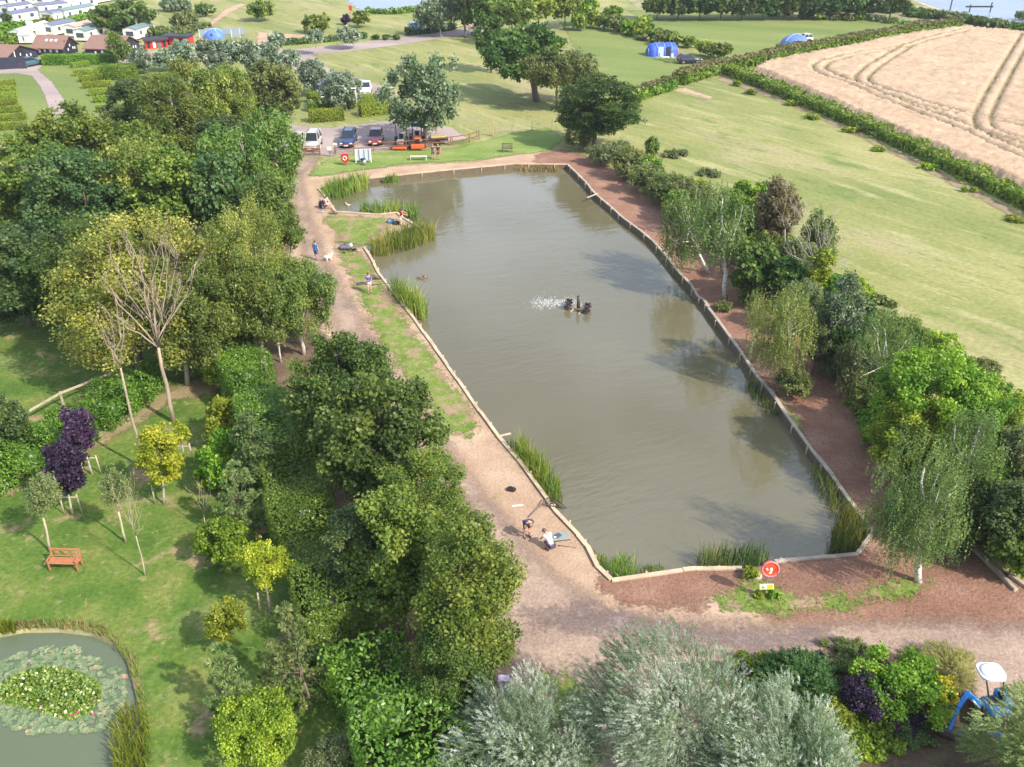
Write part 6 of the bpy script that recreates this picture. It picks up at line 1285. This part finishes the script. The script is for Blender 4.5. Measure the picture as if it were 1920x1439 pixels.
# ------------------------------------------------------------ people
m_skin = M("sunlit_skin", (.52, .30, .21), .6, .08)
def skinned(name, mat, nodes, edges, parent, sub=2, root=0):
    me = bpy.data.meshes.new(name); me.from_pydata([n[0] for n in nodes], edges, []); me.update(); o = link(name, me, mat, parent)
    md = o.modifiers.new("skin", 'SKIN'); me.skin_vertices  # layer comes with the modifier
    if not len(me.skin_vertices):
        bm_ = __import__("bmesh").new(); bm_.from_mesh(me); bm_.verts.layers.skin.verify(); bm_.to_mesh(me); bm_.free()
    for i, n in enumerate(nodes): r = n[1]; me.skin_vertices[0].data[i].radius = (r, r) if isinstance(r, (int, float)) else r
    me.skin_vertices[0].data[root].use_root = True; md.use_smooth_shade = True
    sb = o.modifiers.new("sub", 'SUBSURF'); sb.levels = sub; sb.render_levels = sub; return o
POSES = {
 'stand': dict(pel=(0, 0, .95), ch=(0, 0, 1.28), nk=(0, 0, 1.50), hd=(0, -.02, 1.66), sh=.19, el=[(-.27, .03, 1.16), (.27, .03, 1.16)], wr=[(-.28, -.07, .92), (.28, -.07, .92)], kn=[(-.11, -.02, .50), (.12, -.02, .50)], an=[(-.12, .02, .08), (.14, .02, .08)]),
 'hold':  dict(pel=(0, 0, .95), ch=(0, 0, 1.28), nk=(0, 0, 1.50), hd=(0, -.04, 1.66), sh=.19, el=[(-.26, -.02, 1.17), (.26, -.04, 1.17)], wr=[(-.12, -.27, 1.20), (.12, -.27, 1.20)], kn=[(-.11, -.02, .50), (.12, -.02, .50)], an=[(-.12, .02, .08), (.14, .02, .08)]),
 'reach': dict(pel=(0, .05, .93), ch=(0, -.08, 1.24), nk=(0, -.17, 1.44), hd=(0, -.23, 1.60), sh=.19, el=[(-.24, -.32, 1.22), (.22, -.34, 1.22)], wr=[(-.10, -.55, 1.12), (.10, -.56, 1.14)], kn=[(-.12, -.04, .49), (.13, .06, .50)], an=[(-.14, .0, .08), (.16, .16, .08)]),
 'bend':  dict(pel=(0, .10, .90), ch=(0, -.14, 1.14), nk=(0, -.34, 1.20), hd=(0, -.48, 1.16), sh=.19, el=[(-.24, -.30, .93), (.24, -.30, .93)], wr=[(-.06, -.38, .72), (.06, -.38, .72)], kn=[(-.13, -.02, .48), (.13, -.02, .48)], an=[(-.14, .04, .08), (.14, .04, .08)]),
 'squat': dict(pel=(0, .12, .36), ch=(0, -.12, .64), nk=(0, -.30, .80), hd=(0, -.42, .88), sh=.19, el=[(-.24, -.44, .52), (.24, -.44, .52)], wr=[(-.12, -.60, .32), (.12, -.60, .32)], kn=[(-.16, -.30, .46), (.16, -.30, .46)], an=[(-.14, .02, .08), (.14, .02, .08)]),
 'sit':   dict(pel=(0, .05, .46), ch=(0, .02, .80), nk=(0, -.03, 1.02), hd=(0, -.08, 1.18), sh=.19, el=[(-.25, -.12, .72), (.25, -.12, .72)], wr=[(-.14, -.36, .66), (.14, -.36, .66)], kn=[(-.13, -.40, .48), (.13, -.40, .48)], an=[(-.12, -.45, .08), (.14, -.42, .08)]),
}
def person(label, u, v, rz, pose, shirt, legs, hair=(.08, .05, .03), bareleg=True, s=1.0, cap=None, z=.03, group=None, female=False):
    P = G(u, v); o = thing("person", label, "person", (P.x, P.y, z), rz, group); o.scale = (s, s, s); p = POSES[pose]; V_ = lambda q: Vector(q)
    pel, ch, nk, hd = map(V_, (p['pel'], p['ch'], p['nk'], p['hd'])); sh = [ch.lerp(nk, .72) + Vector((k * p['sh'] * (.9 if female else 1), 0, 0)) for k in (-1, 1)]; hp = [pel + Vector((k * .09, 0, -.04)) for k in (-1, 1)]
    el = [V_(q) for q in p['el']]; wr = [V_(q) for q in p['wr']]; kn = [V_(q) for q in p['kn']]; an = [V_(q) for q in p['an']]
    N_ = [(pel, (.15, .11)), (pel.lerp(ch, .5), (.135, .10)), (ch, (.155, .11)), (ch.lerp(nk, .75), (.12, .09)), (nk, .055), (nk.lerp(hd, .45), .062), (hd, (.082, .095)), (hd + (hd - nk).normalized() * .09, .070)]
    E_ = [(i, i + 1) for i in range(7)]
    # face: nose and ears grow from the head node
    fw = Vector((0, -1, 0)) if pose not in ('bend', 'squat') else Vector((0, -.6, -.8)).normalized()
    N_.append((hd + fw * .115, .012)); E_.append((6, 8))
    for k in (0, 1):
        b = len(N_); N_ += [(sh[k], .062), (sh[k].lerp(el[k], .5), .050), (el[k], .042), (el[k].lerp(wr[k], .6), .034), (wr[k], .026)]; E_ += [(3, b), (b, b + 1), (b + 1, b + 2), (b + 2, b + 3), (b + 3, b + 4)]
        dh = (wr[k] - el[k]).normalized(); pm = wr[k] + dh * .055; b2 = len(N_); N_.append((pm, (.038, .018))); E_.append((b + 4, b2)); sd = Vector((1 if k else -1, 0, 0)); sd = (sd - dh * sd.dot(dh)).normalized(); up = dh.cross(sd)
        for f in range(4):      # four fingers of different lengths, slightly curled
            q0 = pm + sd * (.027 - .018 * f) + dh * .03; L_ = (.062, .074, .070, .056)[f]; b3 = len(N_); N_ += [(q0, .009), (q0 + dh * L_ * .6 - up * .008, .0085), (q0 + dh * L_ - up * .026, .007)]; E_ += [(b2, b3), (b3, b3 + 1), (b3 + 1, b3 + 2)]
        q0 = wr[k] + dh * .03 - sd * .030; b3 = len(N_); N_ += [(q0, .011), (q0 + dh * .035 - sd * .022, .009)]; E_ += [(b + 4, b3), (b3, b3 + 1)]
        b = len(N_); N_ += [(hp[k], .088), (hp[k].lerp(kn[k], .5), .078), (kn[k], .058), (kn[k].lerp(an[k], .4), .054), (an[k], .036), (an[k] + Vector((0, -.10, -.035)), (.040, .03)), (an[k] + Vector((0, -.19, -.045)), (.034, .022))]
        E_ += [(0, b), (b, b + 1), (b + 1, b + 2), (b + 2, b + 3), (b + 3, b + 4), (b + 4, b + 5), (b + 5, b + 6)]
    skinned("body", m_skin, N_, E_, o)
    cl = lambda c: M("cloth_%.2f_%.2f_%.2f" % c, c, .85, .12, 8)
    S_ = [(pel.lerp(ch, .08), (.168, .128)), (pel.lerp(ch, .5), (.158, .122)), (ch, (.175, .130)), (ch.lerp(nk, .78), (.135, .105)), (nk.lerp(ch, .12), .07)]; Es = [(0, 1), (1, 2), (2, 3), (3, 4)]
    for k in (0, 1): b = len(S_); S_ += [(sh[k], .080), (sh[k].lerp(el[k], .55), .068)]; Es += [(3, b), (b, b + 1)]
    skinned("shirt", cl(shirt), S_, Es, o)
    S_ = [(pel, (.165, .125))]; Es = []
    for k in (0, 1):
        b = len(S_); S_ += [(hp[k], .105), (hp[k].lerp(kn[k], .5), .098), (hp[k].lerp(kn[k], .9), .088)]; Es += [(0, b), (b, b + 1), (b + 1, b + 2)]
        if not bareleg: S_ += [(kn[k].lerp(an[k], .5), .07), (an[k] + Vector((0, 0, .04)), .055)]; Es += [(b + 2, b + 3), (b + 3, b + 4)]
    skinned("shorts" if bareleg else "trousers", cl(legs), S_, Es, o)
    up = (hd - nk).normalized(); bk = -fw
    hc = hd + up * .045 + bk * .030; MB().ell(hc, (.100, .105, .098), 12, 8).build("hair", cl(hair), o)
    if female: MB().ell(hc + Vector((0, .03, -.14)), (.085, .05, .14), 10, 7).build("hair_length", cl(hair), o)
    for k in (-1, 1):
        sd = Vector((k, 0, 0)); MB().ell(hd + fw * .098 + sd * .034 + up * .015, (.013, .010, .010), 7, 5).build("eye", m_black, o); MB().ell(hd + sd * .092 - up * .005, (.014, .026, .034), 7, 5).build("ear", m_skin, o)
    MB().box(hd + fw * .103 - up * .045, (.048, .012, .010)).build("mouth", M("lip_red", (.40, .13, .11), .5), o)
    if cap: MB().ell(hd + up * .075, (.108, .115, .075), 12, 7).box(hd + up * .06 + fw * .13, (.15, .13, .015), bev=.005).build("cap", cl(cap), o)
    for k in (0, 1): MB().box(an[k] + Vector((0, -.07, -.045)), (.10, .28, .075), bev=.03).build("shoe", cl((.06, .05, .05)), o)
    return o
person("man in a bright blue shirt and shorts standing on the track", 594, 489, R(150), 'stand', (.02, .24, .55), (.03, .12, .32))
person("man in a purple-blue shirt and pale shorts fishing on the green bank", 693, 551, R(35), 'hold', (.10, .09, .34), (.62, .52, .52))
person("angler in a red shirt and pale trousers reaching out at the spit's tip", 753, 424, R(75), 'reach', (.62, .02, .05), (.68, .58, .48), bareleg=False, cap=(.12, .14, .22))
person("bald man in dark navy clothes bending down near the landing net", 988, 1008, R(20), 'bend', (.055, .045, .10), (.05, .035, .06), hair=(.34, .19, .13))
person("crouching man in a white shirt and navy shorts beside the fish mat", 1031, 1031, R(217), 'squat', (.80, .78, .78), (.05, .05, .13), hair=(.16, .10, .09), cap=(.20, .15, .17))
person("seated angler in a pale patterned top and dark cap on the north-west bank", 612, 392, R(80), 'sit', (.60, .48, .48), (.58, .45, .44), cap=(.05, .04, .09))
person("left one of two women by the pale bench, in black and white top", 812, 300, R(0), 'hold', (.06, .05, .07), (.10, .09, .14), hair=(.25, .17, .10), female=True, group="women by the pale bench")
person("right one of two women by the pale bench, in black top and pink trousers", 822, 300, R(-20), 'stand', (.05, .03, .05), (.42, .08, .16), hair=(.30, .22, .14), female=True, bareleg=True, group="women by the pale bench")
# dog
P = G(617, 490); o = thing("dog", "fluffy white dog standing beside the man in blue", "dog", (P.x, P.y, .05), R(40)); m_fur = M("white_fur", (.78, .74, .68), .95, .08, 20)
N_ = [((-.22, 0, .38), (.13, .14)), ((0, 0, .37), (.13, .13)), ((.18, 0, .39), (.15, .16)), ((.30, 0, .50), .09), ((.36, 0, .56), .085), ((.44, 0, .53), .045), ((.49, 0, .52), .03), ((-.34, 0, .46), .04), ((-.42, 0, .55), .035)]; E_ = [(0, 1), (1, 2), (2, 3), (3, 4), (4, 5), (5, 6), (0, 7), (7, 8)]
for s in (-1, 1):
    b = len(N_); N_ += [((-.22, s * .09, .28), .075), ((-.17, s * .09, .20), .05), ((-.26, s * .09, .11), .035), ((-.24, s * .09, .03), .035), ((-.20, s * .09, .02), .03)]; E_ += [(0, b), (b, b + 1), (b + 1, b + 2), (b + 2, b + 3), (b + 3, b + 4)]
    b = len(N_); N_ += [((.18, s * .09, .26), .06), ((.17, s * .09, .13), .04), ((.18, s * .09, .03), .035), ((.22, s * .09, .02), .03)]; E_ += [(2, b), (b, b + 1), (b + 1, b + 2), (b + 2, b + 3)]
skinned("body", m_fur, N_, E_, o, root=1)
for s in (-1, 1): MB().ell((.33, s * .08, .56), (.03, .02, .06), 7, 5).build("ear", m_fur, o); MB().ell((.43, s * .035, .585), (.01, .01, .01), 6, 5).build("eye", m_black, o)
MB().ell((.515, 0, .525), (.016, .018, .014), 6, 5).build("nose", m_black, o)

# ------------------------------------------------------------ fishing tackle
m_net = M("dark_net_mesh", (.055, .035, .030), .8, .25); m_rod = M("dark_carbon_rod", (.05, .04, .035), .4, .1)
def landing_net(label, u, v, rz, s=1.0, pole=None, z=.12):
    P = G(u, v, z); o = thing("landing_net", label, "landing net", tuple(P), rz); tri = [(-.55 * s, 0, .12), (-.35 * s, .38 * s, .22), (-.05 * s, .45 * s, .25), (.60 * s, -.02, .02)]
    MB().tube(tri + [(-.55 * s, 0, .12)], .028, 6, cap=False).build("frame", m_rod, o)
    g = MB(); rim = [Vector(tri[i]).lerp(Vector(tri[(i + 1) % 4]), k / 4) for i in range(4) for k in range(4)]; bot = Vector((.12 * s, .12 * s, -.10)); n = len(rim)
    for q in rim: g.tube([q, q.lerp(bot, .6) + Vector((0, 0, -.06)), bot], .010, 4)
    for t in (.25, .5, .75): g.tube([q.lerp(bot, t) + Vector((0, 0, -.05)) for q in rim + [rim[0]]], .012, 4, cap=False)
    for i in range(n): a, b = rim[i], rim[(i + 1) % n]; g.add([a.lerp(bot, .45), b.lerp(bot, .45), bot], [(0, 1, 2)])
    g.build("net_mesh", m_net, o)
    if pole: q = G(*pole, .05) - P; Mx = Matrix.Rotation(-rz, 3, 'Z'); MB().tube([(-.55 * s, 0, .12), Mx @ Vector((q.x, q.y, -.05))], .018, 6).build("handle", m_rod, o)
landing_net("big triangular landing net resting over the west edging, its long handle on the sand", 1038, 951, R(-8), 1.15, (990, 971))
landing_net("folded dark landing net on the grass beside the man in purple", 703, 524, R(10), .9); landing_net("dark landing net lying by the edging near the seated angler", 625, 402, R(0), .8, z=.06)
def rod(label, a, b, z0=.05, z1=.05, r=.014):
    A = G(a[0], a[1], z0); B = G(b[0], b[1], z1); o = thing("fishing_rod", label, "fishing rod", tuple(A)); d = B - A; MB().tube([(0, 0, 0), tuple(d * .5), tuple(d)], [r * 1.4, r, r * .7], 6).build("blank", m_rod, o); MB().tube([(0, 0, 0), tuple(d * .12)], r * 2, 7).build("grip", m_black, o)
rod("dark rod lying on the sand below the crouching man", (1046, 1023), (1080, 1027)); rod("thin rod lying along the near edge of the fish mat", (1040, 1016), (1071, 1012))
rod("long rod held out over the water by the man in purple", (696, 535), (745, 530), 1.0, 1.5, .02); rod("rod held by the red-shirted angler over the reeds", (758, 408), (800, 398), 1.0, 1.4, .02)
P = G(1048, 1008); o = thing("fish_mat", "grey-green unhooking mat with a dark fish sling beside the crouching man", "fishing mat", (P.x, P.y, .05), R(12)); MB().box((0, 0, .03), (1.05, .62, .06), bev=.02).build("mat", M("mat_grey_green", (.24, .27, .25), .6, .15), o); MB().box((-.05, 0, .09), (.35, .30, .06), (0, 0, .5), bev=.03).build("sling", M("sling_dark", (.07, .08, .09), .6), o); MB().box((-.22, -.08, .09), (.14, .10, .05), bev=.02).build("white_cloth", m_white, o)
def lump(label, u, v, col, d, name="tackle_bag", cat="bag", rz=0):
    P = G(u, v); o = thing(name, label, cat, (P.x, P.y, .03), rz); m = M("bag_%.2f_%.2f" % col[:2], col, .8, .2); MB().box((0, 0, d[2] / 2), d, bev=min(d) * .35).ell((d[0] * .2, 0, d[2] * .9), (d[0] * .28, d[1] * .35, d[2] * .35), 9, 6).build("bag", m, o); MB().tube([(-d[0] * .3, 0, d[2]), (0, 0, d[2] * 1.4), (d[0] * .3, 0, d[2])], .02, 5).build("strap", m_black, o)
lump("black bag lying alone on the sandy bank above the bending man", 959, 921, (.02, .018, .022), (.5, .3, .2), rz=-.3); lump("blue and white cool bag on the spit behind the red angler", 733, 419, (.10, .22, .38), (.7, .4, .35)); lump("black tackle box beside the red angler's feet", 744, 422, (.03, .03, .03), (.6, .4, .3), "tackle_box", "box")
lump("dark rucksack beside the seated angler's chair", 601, 391, (.05, .05, .09), (.3, .3, .7)); lump("flat grey box on the sand at the seated angler's feet", 602, 399, (.28, .30, .36), (.6, .4, .12), "tackle_box", "box")
lump("dark grey heap of tackle bags at the edge of the bright turf", 647, 468, (.12, .12, .15), (1.0, .55, .38)); lump("white bundle on top end of the dark tackle heap", 657, 464, (.62, .60, .60), (.4, .35, .3)); lump("dark flat barrow bag behind the man in purple", 680, 534, (.06, .07, .08), (.9, .35, .14), rz=.15)
o = MB().box((0, 0, .03), (.62, .08, .05), bev=.015).build("white_tube", m_white); o.location = G(970, 949); o.rotation_euler = (0, 0, R(12)); tag(o, "short white tube lying on the sand below the black bag", "tube")
P = G(612, 393); o = thing("folding_chair", "low dark folding chair under the seated angler", "chair", (P.x, P.y, .03), R(80)); MB().box((0, .05, .36), (.5, .45, .05)).build("seat", m_black, o); MB().box((0, .30, .62), (.5, .05, .5), (-.2, 0, 0)).build("backrest", m_black, o)
for x in (-.22, .22):
    for y in (-.15, .25): MB().tube([(x, y, 0), (x, y, .34)], .018, 5).build("leg", m_metal, o)
o = MB().box((0, 0, .5), (.5, .35, 1.0), bev=.04).build("utility_box", M("pale_lilac_box", (.50, .48, .62), .5, .05)); o.location = G(944, 1302); tag(o, "pale lilac box between the big sycamore and the silver willows", "box")

# ------------------------------------------------------------ thin summer haze
hz = bpy.data.materials.new("summer_haze"); hz.use_nodes = True; hn = hz.node_tree; hn.nodes.clear()
ho_ = hn.nodes.new("ShaderNodeOutputMaterial"); pv = hn.nodes.new("ShaderNodeVolumePrincipled"); pv.inputs["Density"].default_value = 0.00022; pv.inputs["Color"].default_value = (.86, .90, .96, 1)
pv.inputs["Anisotropy"].default_value = 0.2; hn.links.new(pv.outputs[0], ho_.inputs["Volume"])
hb = MB().box((0, 600, 15.5), (900, 1300, 35)); tag(hb.build("haze", hz), kind="stuff")
